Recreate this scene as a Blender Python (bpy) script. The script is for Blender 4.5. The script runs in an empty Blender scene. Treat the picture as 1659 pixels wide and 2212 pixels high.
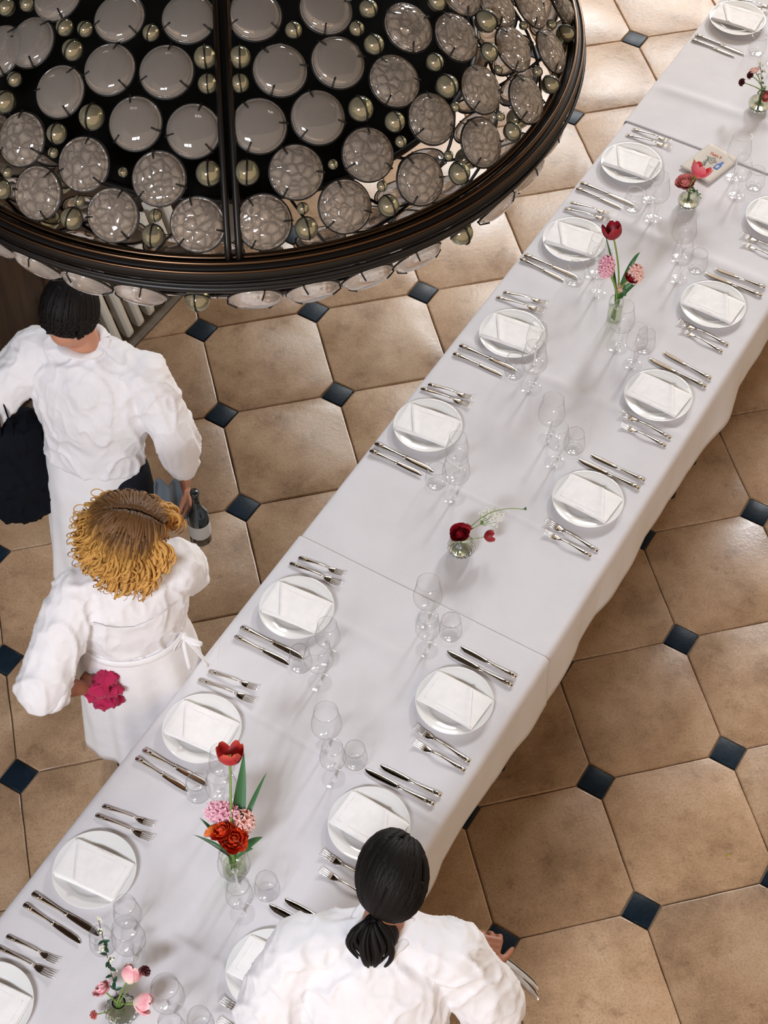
import bpy, bmesh, math, random
import numpy as np
from mathutils import Vector, Matrix, noise
random.seed(7)
PI = math.pi
SC = bpy.context.scene
COL = SC.collection

# ---------------------------------------------------------------- camera
cd = bpy.data.cameras.new('camera')
cam = bpy.data.objects.new('camera', cd)
COL.objects.link(cam)
cam.matrix_world = Matrix(((0.97257306, 0.18464002, -0.14145567, -0.38628329),
                           (-0.23259097, 0.77661529, -0.58546574, -5.01136353),
                           (0.00175624, 0.60230952, 0.79826071, 5.25718468),
                           (0, 0, 0, 1)))
cd.sensor_fit = 'VERTICAL'
cd.sensor_height = 24.0
cd.lens = 3551.78 / 2212 * 24.0
cd.clip_end = 100
SC.camera = cam

# ---------------------------------------------------------------- light
wd = bpy.data.worlds.new('world')
SC.world = wd
wd.use_nodes = True
wn = wd.node_tree.nodes['Background']
wn.inputs[0].default_value = (1.0, 0.77, 0.56, 1)
wn.inputs[1].default_value = 0.80


def area(name, loc, target, w, h, power, color):
    ld = bpy.data.lights.new(name, 'AREA')
    ld.shape = 'RECTANGLE'
    ld.size, ld.size_y, ld.energy, ld.color = w, h, power, color
    o = bpy.data.objects.new(name, ld)
    o.location = loc
    o.rotation_euler = (Vector(target) - Vector(loc)).to_track_quat('-Z', 'Y').to_euler()
    COL.objects.link(o)
    return o


area('window_light_table_axis', (8.8, 7.4, 6.4), (0.6, -1.4, 0.8), 1.3, 1.5, 880, (0.90, 0.95, 1.0))
area('window_light_far', (9.8, 19.2, 14.6), (2.6, 1.6, 0.0), 5.6, 4.6, 2300, (0.93, 0.98, 1.0))
area('overhead_fill', (-0.2, 3.0, 6.6), (0.3, -0.4, 0.0), 2.4, 2.4, 60, (1.0, 0.96, 0.90))  # fill lamp added overhead to lift the dim wall-side floor
for k in range(3):
    area('window_light_near', (-4.6 + 0.8 * k, -7.4, 6.0), (-1.2, -2.6, 0.8), 0.5, 1.1, 165, (0.82, 0.89, 1.0))
SC.cycles.transparent_max_bounces = 48
SC.cycles.transmission_bounces = 14
SC.cycles.max_bounces = 14
SC.view_settings.view_transform = 'Standard'
SC.view_settings.look = 'None'
SC.view_settings.gamma = 1.0
SC.view_settings.use_curve_mapping = False
SC.view_settings.exposure = 0.0

PL = {'L0': (2.5593, 0.5656), 'L1': (1.8007, -0.2243), 'L2': (1.4413, -0.5966), 'L3': (1.066, -1.0224), 'L4': (0.6501, -1.3813), 'L5': (0.0387, -2.0397), 'L6': (-0.3381, -2.4119), 'L7': (-0.7237, -2.8052), 'L8': (-1.0605, -3.1394), 'R0': (2.2588, -0.6639), 'R1': (1.8471, -1.0533), 'R2': (1.4948, -1.4385), 'R3': (1.1036, -1.8296), 'R4': (0.4506, -2.4977), 'R5': (0.0927, -2.8488), 'R6': (-0.2836, -3.2244)}
CU = [('L0', 'bf', (2.5674, 0.7207),(2.7159, 0.6042)),('L0', 'sf', (2.6161, 0.7214),(2.7316, 0.6384)),('L0', 'bk', (2.35, 0.5227),(2.5131, 0.3434)),('L0', 'sk', (2.3225, 0.4942),(2.4679, 0.3397)),('L1', 'bf', (1.8434, -0.0361),(2.0031, -0.16)),('L1', 'sf', (1.8802, -0.0088),(2.0125, -0.125)),('L1', 'bk', (1.5712, -0.2736),(1.7418, -0.4494)),('L1', 'sk', (1.5442, -0.3011),(1.6885, -0.4561)),('L2', 'bf', (1.4602, -0.4047),(1.6235, -0.5202)),('L2', 'sf', (1.4916, -0.3845),(1.63, -0.4917)),('L2', 'bk', (1.2329, -0.62),(1.402, -0.7889)),('L2', 'sk', (1.2117, -0.6375),(1.3409, -0.7897)),('L3', 'bf', (1.065, -0.8131),(1.2232, -0.934)),('L3', 'sf', (1.0979, -0.7941),(1.2443, -0.8942)),('L3', 'bk', (0.8633, -1.0239),(1.0368, -1.1929)),('L3', 'sk', (0.8307, -1.0567),(0.9808, -1.2038)),('L4', 'bf', (0.6717, -1.1965),(0.8265, -1.3221)),('L4', 'sf', (0.7024, -1.1822),(0.8415, -1.2894)),('L4', 'bk', (0.4506, -1.4087),(0.623, -1.5794)),('L4', 'sk', (0.425, -1.4387),(0.5789, -1.5865)),('L5', 'bf', (0.0535, -1.8493),(0.206, -1.9783)),('L5', 'sf', (0.087, -1.8335),(0.2224, -1.9399)),('L5', 'bk', (-0.1528, -2.0627),(0.0229, -2.2251)),('L5', 'sk', (-0.1788, -2.0941),(-0.0251, -2.2373)),('L6', 'bf', (-0.319, -2.2258),(-0.1554, -2.352)),('L6', 'sf', (-0.2826, -2.2027),(-0.1395, -2.3071)),('L6', 'bk', (-0.5272, -2.4362),(-0.3522, -2.6022)),('L6', 'sk', (-0.5531, -2.4598),(-0.4142, -2.6068)),('L7', 'bf', (-0.6983, -2.6226),(-0.5408, -2.7446)),('L7', 'sf', (-0.6747, -2.5974),(-0.5305, -2.7003)),('L7', 'bk', (-0.9103, -2.8307),(-0.7346, -3.0036)),('L7', 'sk', (-0.9383, -2.8594),(-0.7891, -3.0135)),('L8', 'bf', (-1.0297, -2.9675),(-0.8737, -3.0987)),('L8', 'sf', (-0.9965, -2.944),(-0.8593, -3.0589)),('R0', 'bf', (2.2262, -0.8583),(2.0876, -0.7005)),('R0', 'sf', (2.1953, -0.8876),(2.069, -0.7443)),('R1', 'bf', (1.8359, -1.2537),(1.6937, -1.0943)),('R1', 'sf', (1.8011, -1.2824),(1.6877, -1.1368)),('R1', 'bk', (2.0503, -1.0439),(1.8776, -0.877)),('R1', 'sk', (2.0776, -1.0076),(1.9222, -0.8657)),('R2', 'bf', (1.4779, -1.6301),(1.3385, -1.4738)),('R2', 'sf', (1.4491, -1.6591),(1.323, -1.5266)),('R2', 'bk', (1.6834, -1.4299),(1.5231, -1.2496)),('R2', 'sk', (1.7141, -1.398),(1.5848, -1.2311)),('R3', 'bf', (1.074, -2.0401),(0.9356, -1.8738)),('R3', 'sf', (1.0445, -2.0557),(0.918, -1.9184)),('R3', 'bk', (1.2965, -1.8201),(1.125, -1.6481)),('R3', 'sk', (1.325, -1.7912),(1.1736, -1.6371)),('R4', 'bf', (0.4438, -2.712),(0.307, -2.5527)),('R4', 'sf', (0.4215, -2.7378),(0.2904, -2.6037)),('R4', 'bk', (0.6475, -2.4822),(0.4739, -2.3106)),('R4', 'sk', (0.668, -2.4537),(0.5204, -2.3042)),('R5', 'bf', (0.0813, -3.0522),(-0.0654, -2.8982)),('R5', 'sf', (0.0527, -3.0853),(-0.0847, -2.9489)),('R5', 'bk', (0.301, -2.8282),(0.1202, -2.6645)),('R5', 'sk', (0.3286, -2.8039),(0.1691, -2.6625)),('R6', 'bf', (-0.2818, -3.4189),(-0.434, -3.2682)),('R6', 'sf', (-0.307, -3.4472),(-0.4493, -3.3255)),('R6', 'bk', (-0.0671, -3.1899),(-0.2495, -3.0309)),('R6', 'sk', (-0.0398, -3.1649),(-0.2024, -3.023))]
GL = [('L0', 't', (2.5599, 0.3369)),('L0', 'b', (2.6111, 0.2499)),('L1', 'b', (1.7853, -0.5438)),('L1', 's', (1.8096, -0.4394)),('L1', 't', (1.7255, -0.4693)),('L2', 'b', (1.4392, -0.8893)),('L2', 's', (1.4643, -0.7882)),('L2', 't', (1.3753, -0.8107)),('L3', 'b', (1.0639, -1.2842)),('L3', 's', (1.1094, -1.1693)),('L3', 't', (1.0193, -1.2111)),('L4', 'b', (0.6631, -1.7053)),('L4', 's', (0.6949, -1.6048)),('L4', 't', (0.6139, -1.6373)),('L5', 'b', (0.0544, -2.3264)),('L5', 's', (0.1011, -2.2434)),('L5', 't', (0.0075, -2.2551)),('L6', 'b', (-0.3167, -2.6916)),('L6', 's', (-0.3006, -2.6091)),('L6', 't', (-0.3858, -2.6322)),('L7', 'b', (-0.6485, -3.0975)),('L7', 's', (-0.642, -3.0181)),('L7', 't', (-0.7281, -3.0432)),('R0', 'b', (2.1823, -0.3897)),('R0', 's', (2.1549, -0.4933)),('R0', 't', (2.2415, -0.4633)),('R1', 'b', (1.8098, -0.7794)),('R1', 's', (1.7685, -0.8848)),('R1', 't', (1.8545, -0.855)),('R2', 'b', (1.4317, -1.1675)),('R2', 's', (1.4576, -1.2631)),('R2', 't', (1.522, -1.2033)),('R3', 'b', (1.0525, -1.5348)),('R3', 's', (1.0442, -1.6401)),('R3', 't', (1.1251, -1.5999)),('R4', 'b', (0.443, -2.1789)),('R4', 's', (0.4152, -2.2875)),('R4', 't', (0.5029, -2.2513)),('R5', 'b', (0.029, -2.5609)),('R5', 's', (0.0243, -2.6687)),('R5', 't', (0.0999, -2.6337)),('R6', 'b', (-0.3248, -2.9446)),('R6', 's', (-0.3262, -3.0341)),('R6', 't', (-0.2431, -2.9893)),('R7', 'b', (-0.5689, -3.2845)),('R7', 's', (-0.5726, -3.3729)),('R7', 't', (-0.4971, -3.3379))]
CARD = [(2.1808, -0.1628),(2.2251, -0.2974),(2.0741, -0.4134),(1.9909, -0.2795)]
VX = {'A': (2.4375, -0.01), 'B': (1.9487, -0.4985), 'C': (1.4596, -1.0345), 'D': (0.6256, -1.9305), 'E': (-0.3235, -2.9004), 'F': (-0.7045, -3.2458)}
FL = [('A', 'carnation_pink', (2.4084, 0.0493, 0.92)),('A', 'scabiosa', (2.3936, 0.0353, 0.905)),('A', 'scabiosa_b', (2.3657, 0.0413, 0.87)),('A', 'rose', (2.4496, -0.0323, 0.84)),('A', 'spray', (2.4428, 0.0745, 0.93)),('A', 'spray2', (2.4479, 0.0106, 0.85)),('B', 'peony', (1.9363, -0.4631, 0.855)),('B', 'tulip_pink', (1.9905, -0.4644, 0.9)),('B', 'sprig', (2.0008, -0.5008, 0.78)),('B', 'sprig2', (1.9681, -0.4338, 0.94)),('C', 'tulip_dark', (1.441, -0.9408, 1.13)),('C', 'hyacinth', (1.4192, -0.9887, 1.0)),('C', 'hyacinth2', (1.524, -1.0167, 0.97)),('C', 'tulip_open', (1.5024, -1.0363, 0.975)),('C', 'hyacinth_small', (1.4659, -1.0274, 0.92)),('C', 'leaf1', (1.5514, -0.9704, 1.03)),('C', 'leaf2', (1.4891, -1.0441, 0.89)),('C', 'leaf3', (1.5614, -1.0196, 0.95)),('C', 'leaf4', (1.434, -0.872, 1.08)),('D', 'ranunculus', (0.6173, -1.923, 0.855)),('D', 'ranunculus2', (0.6434, -1.8978, 0.85)),('D', 'bud', (0.7192, -1.9366, 0.82)),('D', 'umbel', (0.739, -1.8888, 0.85)),('D', 'umbelstem', (0.8469, -1.8901, 0.87)),('E', 'tulip_red', (-0.2775, -2.6975, 1.09)),('E', 'leafbig', (-0.2372, -2.6938, 1.08)),('E', 'leafr', (-0.1802, -2.7222, 0.99)),('E', 'hyacinth', (-0.335, -2.794, 0.95)),('E', 'hyacinth2', (-0.2735, -2.8297, 0.935)),('E', 'peony1', (-0.3117, -2.8893, 0.95)),('E', 'peony2', (-0.3417, -2.859, 0.96)),('E', 'peony3', (-0.3722, -2.8351, 0.93)),('E', 'leafa', (-0.4232, -2.8144, 0.88)),('E', 'leafb', (-0.3967, -2.7836, 0.92)),('E', 'leafc', (-0.2268, -2.8638, 0.87)),('E', 'leafd', (-0.2608, -2.8849, 0.85)),('E', 'leafe', (-0.3721, -2.8509, 0.85)),('F', 'tulip_pale1', (-0.7469, -3.1919, 0.84)),('F', 'tulip_pale2', (-0.6572, -3.188, 0.875)),('F', 'tulip_pale3', (-0.6406, -3.261, 0.835)),('F', 'scabiosa', (-0.6211, -3.1905, 0.88)),('F', 'scabiosa_g', (-0.7772, -3.2492, 0.805)),('F', 'spirea', (-0.7165, -3.0581, 0.98))]
BG = [(-0.4516, -0.2838, 0.2465, 0.0569),(-0.5167, -0.2552, 0.216, 0.0574),(-0.4129, -0.4092, 0.2122, 0.0562),(-0.3078, -0.4186, 0.2555, 0.0558),(-0.2694, -0.3314, 0.3082, 0.0551),(-0.1986, -0.4642, 0.2648, 0.0573),(-0.1346, -0.3796, 0.3199, 0.0566),(-0.0049, -0.4026, 0.32, 0.0567),(0.0232, -0.5087, 0.2621, 0.0565),(0.1415, -0.4014, 0.3089, 0.0563),(0.1432, -0.5013, 0.2544, 0.057),(0.2544, -0.5279, 0.2086, 0.0567),(0.3092, -0.4226, 0.253, 0.0563),(0.4153, -0.4162, 0.2071, 0.0558),(0.4485, -0.5024, 0.1321, 0.0545),(0.4273, -0.5943, 0.0689, 0.0544),(0.3203, -0.5815, 0.1414, 0.0553),(0.1702, -0.6499, 0.1338, 0.0563),(0.2738, -0.6776, 0.0702, 0.0547),(0.1049, -0.722, 0.0717, 0.0562),(0.0178, -0.6699, 0.1353, 0.0566),(0.081, -0.5924, 0.1992, 0.0567),(-0.0391, -0.5934, 0.2018, 0.0573),(-0.1688, -0.5745, 0.1985, 0.0563),(-0.2779, -0.5278, 0.2004, 0.0564),(-0.5073, -0.4409, 0.1334, 0.0577),(-0.3936, -0.5454, 0.1329, 0.0569),(-0.2522, -0.6232, 0.1332, 0.0565),(-0.3554, -0.6382, 0.0707, 0.056),(-0.4952, -0.5372, 0.0704, 0.0567),(-0.1928, -0.7045, 0.0707, 0.0571),(-0.0632, -0.7279, 0.0704, 0.0577),(0.5533, -0.3857, 0.1311, 0.0539),(0.6614, -0.3274, 0.0616, 0.0534),(0.5605, -0.4766, 0.0644, 0.0549),(0.5365, -0.3023, 0.1846, 0.0539),(0.6319, -0.2478, 0.1268, 0.0543),(0.7468, -0.1467, 0.0327, 0.0533),(0.4494, -0.3152, 0.2359, 0.054),(-0.382, -0.2228, 0.3005, 0.056),(-0.5522, -0.1153, 0.225, 0.0576),(-0.5917, -0.2867, 0.1475, 0.0569),(-0.6146, -0.3878, 0.075, 0.0568),(0.1661, -0.2757, 0.353, 0.0546),(0.0307, -0.2801, 0.3663, 0.0555),(-0.1171, -0.2541, 0.3669, 0.0554),(-0.2541, -0.2062, 0.3511, 0.0558),(0.2895, -0.291, 0.3163, 0.0553),(0.4078, -0.2196, 0.2893, 0.0541)]
SM = [(-0.4887, -0.1706, 0.2568, 0.0193),(-0.445, -0.1968, 0.2759, 0.0167),(-0.3789, -0.2962, 0.2792, 0.0188),(-0.3395, -0.3219, 0.2866, 0.0169),(-0.372, -0.3493, 0.2615, 0.0225),(-0.2133, -0.3849, 0.3017, 0.0176),(-0.1178, -0.4604, 0.2825, 0.024),(-0.1235, -0.5068, 0.2542, 0.0203),(-0.0511, -0.4746, 0.2813, 0.0231),(-0.0612, -0.5191, 0.2535, 0.0194),(-0.498, -0.3322, 0.1987, 0.0161),(-0.526, -0.3577, 0.1671, 0.0238),(-0.3598, -0.4826, 0.196, 0.027),(-0.4341, -0.4743, 0.161, 0.0215),(-0.4485, -0.4987, 0.1348, 0.0113),(-0.1543, -0.6425, 0.1444, 0.0259),(-0.08, -0.6566, 0.1437, 0.0259),(-0.3198, -0.5894, 0.1349, 0.0102),(-0.5481, -0.4708, 0.0798, 0.0124),(-0.5653, -0.4874, 0.0514, 0.021),(-0.4154, -0.591, 0.08, 0.0122),(-0.4367, -0.6062, 0.0505, 0.0235),(-0.2724, -0.6687, 0.0804, 0.013),(-0.2842, -0.6922, 0.0491, 0.0233),(0.0664, -0.439, 0.2996, 0.0177),(0.2304, -0.3956, 0.2922, 0.0199),(0.1964, -0.4378, 0.2799, 0.016),(0.2255, -0.4659, 0.2568, 0.0217),(0.3508, -0.4803, 0.2017, 0.0192),(0.3877, -0.3515, 0.2531, 0.0213),(0.4955, -0.3558, 0.1895, 0.0257),(0.4856, -0.4222, 0.1604, 0.0206),(0.4998, -0.4498, 0.1331, 0.0098),(0.3675, -0.5192, 0.1671, 0.025),(0.378, -0.5509, 0.1374, 0.0106),(0.1716, -0.5795, 0.194, 0.0262),(0.2381, -0.5963, 0.1618, 0.0217),(0.2436, -0.6263, 0.1335, 0.0123),(0.0943, -0.6637, 0.1352, 0.0103),(0.6348, -0.4105, 0.0392, 0.0214),(0.6043, -0.4041, 0.0748, 0.0121),(0.4825, -0.536, 0.0814, 0.0108),(0.5068, -0.5514, 0.0482, 0.0207),(0.7226, -0.2393, 0.0326, 0.0221),(0.6819, -0.2529, 0.0743, 0.0124),(0.3443, -0.6327, 0.0824, 0.0106),(0.3627, -0.6541, 0.0494, 0.0241),(0.1888, -0.6936, 0.0841, 0.0113),(0.1963, -0.7192, 0.0525, 0.0227),(0.0187, -0.7197, 0.0829, 0.0121),(0.0198, -0.7455, 0.0521, 0.0234),(0.5944, -0.3161, 0.1323, 0.0101)]

# ---------------------------------------------------------------- materials
def mat(name, color=(0.8, 0.8, 0.8), rough=0.5, metal=0.0, **kw):
    m = bpy.data.materials.new(name)
    m.use_nodes = True
    b = m.node_tree.nodes['Principled BSDF']
    b.inputs['Base Color'].default_value = (*color, 1)
    b.inputs['Roughness'].default_value = rough
    b.inputs['Metallic'].default_value = metal
    for k, v in kw.items():
        b.inputs[k.replace('_', ' ')].default_value = v
    return m


def nodes(m):
    nt = m.node_tree
    return nt, nt.nodes['Principled BSDF'], lambda t: nt.nodes.new(t)


def ramp(n, stops):
    r = n('ShaderNodeValToRGB')
    e = r.color_ramp.elements
    while len(e) < len(stops):
        e.new(0.5)
    for i, (p, c) in enumerate(stops):
        e[i].position = p
        e[i].color = (*c, 1) if len(c) == 3 else c
    return r


def noise_node(nt, n, scale, detail=4, rough=0.6, coord='Object', sc3=None):
    tc = n('ShaderNodeTexCoord')
    t = n('ShaderNodeTexNoise')
    t.inputs['Scale'].default_value = scale
    t.inputs['Detail'].default_value = detail
    t.inputs['Roughness'].default_value = rough
    if sc3:
        mp = n('ShaderNodeMapping')
        mp.inputs['Scale'].default_value = sc3
        nt.links.new(tc.outputs[coord], mp.inputs[0])
        nt.links.new(mp.outputs[0], t.inputs[0])
    else:
        nt.links.new(tc.outputs[coord], t.inputs[0])
    return t


def add_bump(m, scale, strength, dist, detail=4, coord='Object', sc3=None):
    nt, b, n = nodes(m)
    t = noise_node(nt, n, scale, detail, 0.6, coord, sc3)
    bp = n('ShaderNodeBump')
    bp.inputs['Strength'].default_value = strength
    bp.inputs['Distance'].default_value = dist
    nt.links.new(t.outputs[0], bp.inputs['Height'])
    nt.links.new(bp.outputs[0], b.inputs['Normal'])


def stone_material(name, c_lo, c_mid, c_hi, rough, spec=0.45):
    m = mat(name, c_mid, rough)
    nt, b, n = nodes(m)
    b.inputs['Specular IOR Level'].default_value = spec
    geo = n('ShaderNodeNewGeometry')
    oi = n('ShaderNodeObjectInfo')

    def ns(scale, detail, r):
        t = n('ShaderNodeTexNoise')
        t.inputs['Scale'].default_value = scale
        t.inputs['Detail'].default_value = detail
        t.inputs['Roughness'].default_value = r
        nt.links.new(geo.outputs['Position'], t.inputs[0])
        return t
    a = ns(3.2, 7, 0.68)
    r1 = ramp(n, [(0.36, c_lo), (0.52, c_mid), (0.66, c_hi)])
    nt.links.new(a.outputs[0], r1.inputs[0])
    fine = ns(130, 3, 0.7)
    r2 = ramp(n, [(0.3, (0.70, 0.70, 0.70)), (0.5, (1, 1, 1)), (0.75, (1.12, 1.12, 1.12))])
    nt.links.new(fine.outputs[0], r2.inputs[0])
    mx = n('ShaderNodeMixRGB')
    mx.blend_type = 'MULTIPLY'
    mx.inputs[0].default_value = 1
    nt.links.new(r1.outputs[0], mx.inputs[1])
    nt.links.new(r2.outputs[0], mx.inputs[2])
    # dark worn scuffs in loose patches
    sc = ns(9, 9, 0.8)
    r3 = ramp(n, [(0.54, (1, 1, 1)), (0.64, (0.74, 0.72, 0.70)), (0.74, (0.45, 0.42, 0.38))])
    nt.links.new(sc.outputs[0], r3.inputs[0])
    mx2 = n('ShaderNodeMixRGB')
    mx2.blend_type = 'MULTIPLY'
    mx2.inputs[0].default_value = 1.0
    nt.links.new(mx.outputs[0], mx2.inputs[1])
    nt.links.new(r3.outputs[0], mx2.inputs[2])
    # each slab slightly different
    mr = n('ShaderNodeMapRange')
    mr.inputs['To Min'].default_value = 0.88
    mr.inputs['To Max'].default_value = 1.1
    nt.links.new(oi.outputs['Random'], mr.inputs[0])
    hsv = n('ShaderNodeHueSaturation')
    nt.links.new(mr.outputs[0], hsv.inputs['Value'])
    nt.links.new(mx2.outputs[0], hsv.inputs['Color'])
    nt.links.new(hsv.outputs[0], b.inputs['Base Color'])
    bp = n('ShaderNodeBump')
    bp.inputs['Strength'].default_value = 0.35
    bp.inputs['Distance'].default_value = 0.002
    nt.links.new(ns(45, 5, 0.7).outputs[0], bp.inputs['Height'])
    nt.links.new(bp.outputs[0], b.inputs['Normal'])
    rr = ramp(n, [(0.3, (rough - .08,) * 3), (0.7, (rough + .1,) * 3)])
    nt.links.new(a.outputs[0], rr.inputs[0])
    nt.links.new(rr.outputs[0], b.inputs['Roughness'])
    return m


M_STONE = stone_material('beige_stone', (0.285, 0.176, 0.102), (0.405, 0.256, 0.150), (0.47, 0.315, 0.195), 0.30, 0.5)
M_SLATE = stone_material('dark_slate', (0.006, 0.012, 0.02), (0.009, 0.018, 0.029), (0.014, 0.026, 0.04), 0.36, 0.2)
M_MORTAR = mat('joint_mortar', (0.20, 0.14, 0.09), 0.9)
add_bump(M_MORTAR, 120, 0.6, 0.003)
M_BORDERSHADE = stone_material('shaded_border_stone', (0.10, 0.075, 0.05), (0.14, 0.105, 0.075), (0.18, 0.14, 0.10), 0.5)  # border strip with the wall-foot shadow put into its dark brown


def wood(name, c1, c2, rough=0.5, sc3=(1, 1, 0.06)):
    m = mat(name, c1, rough)
    nt, b, n = nodes(m)
    t = noise_node(nt, n, 26, 6, 0.65, 'Object', sc3)
    r = ramp(n, [(0.35, c1), (0.65, c2)])
    nt.links.new(t.outputs[0], r.inputs[0])
    nt.links.new(r.outputs[0], b.inputs['Base Color'])
    return m


M_WALLWOOD = wood('dark_wall_wood', (0.020, 0.010, 0.005), (0.050, 0.026, 0.011), 0.55)
M_CEIL = mat('ceiling_paint', (0.05, 0.04, 0.032), 0.8)
M_TABLE = wood('table_wood', (0.24, 0.13, 0.06), (0.36, 0.21, 0.1), 0.5, (0.06, 1, 1))
M_LEGMETAL = mat('table_leg_metal', (0.05, 0.05, 0.05), 0.4, 0.8)


def cloth_material(name, color, weave=900, bump=0.5, rough=0.85, tex=14):
    m = mat(name, color, rough, Sheen_Weight=0.12 if color[0] > .1 else 0.0, Specular_IOR_Level=0.3 if color[0] > .1 else 0.08)
    nt, b, n = nodes(m)
    tc = n('ShaderNodeTexCoord')
    w1 = n('ShaderNodeTexNoise')
    w1.inputs['Scale'].default_value = weave
    w1.inputs['Detail'].default_value = 1
    nt.links.new(tc.outputs['Object'], w1.inputs[0])
    w2 = n('ShaderNodeTexNoise')
    w2.inputs['Scale'].default_value = tex
    w2.inputs['Detail'].default_value = 5
    nt.links.new(tc.outputs['Object'], w2.inputs[0])
    ad = n('ShaderNodeMath')
    ad.operation = 'MULTIPLY_ADD'
    ad.inputs[1].default_value = 0.12
    nt.links.new(w1.outputs[0], ad.inputs[0])
    nt.links.new(w2.outputs[0], ad.inputs[2])
    bp = n('ShaderNodeBump')
    bp.inputs['Strength'].default_value = bump
    bp.inputs['Distance'].default_value = 0.006
    nt.links.new(ad.outputs[0], bp.inputs['Height'])
    nt.links.new(bp.outputs[0], b.inputs['Normal'])
    r = ramp(n, [(0.35, tuple(c * 0.95 for c in color)), (0.6, color)])
    nt.links.new(w2.outputs[0], r.inputs[0])
    nt.links.new(r.outputs[0], b.inputs['Base Color'])
    return m


M_CLOTH = cloth_material('tablecloth_linen', (0.655, 0.63, 0.645), tex=7)
M_NAPKIN = cloth_material('napkin_linen', (0.86, 0.83, 0.815), 700, 0.3, tex=30)
M_SHIRT = cloth_material('white_shirt_cotton', (0.80, 0.775, 0.79), 600, 0.5, tex=16)
M_APRON = cloth_material('white_apron_cotton', (0.83, 0.81, 0.82), 600, 0.45, tex=12)
M_TROUSER = cloth_material('black_trouser_wool', (0.012, 0.013, 0.018), 600, 0.3)
M_BAG = cloth_material('black_canvas', (0.006, 0.007, 0.011), 500, 0.3)
M_APRONSHADE = cloth_material('grey_blue_apron_shade', (0.13, 0.16, 0.2), 500, 0.5)  # grey blue carries the shade on the waiter's apron
M_PINKCLOTH = cloth_material('raspberry_cloth', (0.42, 0.014, 0.075), 500, 0.7, tex=40)
M_PORCELAIN = mat('white_porcelain', (0.80, 0.785, 0.765), 0.12, Coat_Weight=0.6, Coat_Roughness=0.05)
M_STEEL = mat('polished_steel', (0.70, 0.67, 0.62), 0.13, 1.0)
M_STEELDARK = mat('mirror_blade_steel', (0.62, 0.60, 0.56), 0.07, 1.0)
M_PAPER = mat('kraft_card', (0.60, 0.54, 0.48), 0.9)
add_bump(M_PAPER, 300, 0.2, 0.001)
M_ORANGEINK = mat('orange_ink', (0.72, 0.17, 0.06), 0.8)
M_GREENINK = mat('dark_green_ink', (0.02, 0.09, 0.07), 0.8)
M_BLUEINK = mat('blue_ink', (0.05, 0.16, 0.52), 0.8)


def thin_glass(name, tint=(0.996, 0.996, 0.996), edge=(0.55, 0.54, 0.53)):
    m = bpy.data.materials.new(name)
    m.use_nodes = True
    nt = m.node_tree
    nt.nodes.clear()
    n = nt.nodes.new
    out = n('ShaderNodeOutputMaterial')
    tr = n('ShaderNodeBsdfTransparent')
    gl = n('ShaderNodeBsdfGlossy')
    gl.inputs['Roughness'].default_value = 0.03
    lw = n('ShaderNodeLayerWeight')
    lw.inputs[0].default_value = 0.5
    r = ramp(n, [(0.0, tint), (0.7, tuple(c * 0.985 for c in tint)), (0.9, tuple(c * 0.92 for c in tint)), (1.0, edge)])
    nt.links.new(lw.outputs['Facing'], r.inputs[0])
    nt.links.new(r.outputs[0], tr.inputs[0])
    fr = ramp(n, [(0.0, (0.02,) * 3), (0.6, (0.035,) * 3), (0.88, (0.14,) * 3), (1.0, (0.6,) * 3)])
    nt.links.new(lw.outputs['Facing'], fr.inputs[0])
    mx = n('ShaderNodeMixShader')
    nt.links.new(fr.outputs[0], mx.inputs[0])
    nt.links.new(tr.outputs[0], mx.inputs[1])
    nt.links.new(gl.outputs[0], mx.inputs[2])
    nt.links.new(mx.outputs[0], out.inputs[0])
    return m


M_GLASS = thin_glass('clear_thin_glass')
M_VASETHIN = thin_glass('clear_vase_glass', (0.985, 0.99, 0.975), (0.40, 0.42, 0.38))
M_WATERTHIN = thin_glass('shallow_water', (0.90, 0.94, 0.84), (0.70, 0.78, 0.62))
M_VASE = mat('clear_pressed_glass', (0.97, 0.985, 0.95), 0.02, Transmission_Weight=1.0, IOR=1.45)
M_WATER = mat('vase_water', (0.86, 0.92, 0.76), 0.0, Transmission_Weight=1.0, IOR=1.33)
M_LENS = mat('smoky_lens_glass', (0.56, 0.485, 0.42), 0.03, Transmission_Weight=0.78, IOR=1.47)
M_LENSCLEAR = mat('clear_lens_glass', (0.80, 0.72, 0.65), 0.03, Transmission_Weight=0.80, IOR=1.47)
M_BEAD = mat('iridescent_bead_glass', (0.40, 0.35, 0.235), 0.07, 0.35, Transmission_Weight=0.55, IOR=1.5,
             Thin_Film_Thickness=430, Thin_Film_IOR=1.7)


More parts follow.
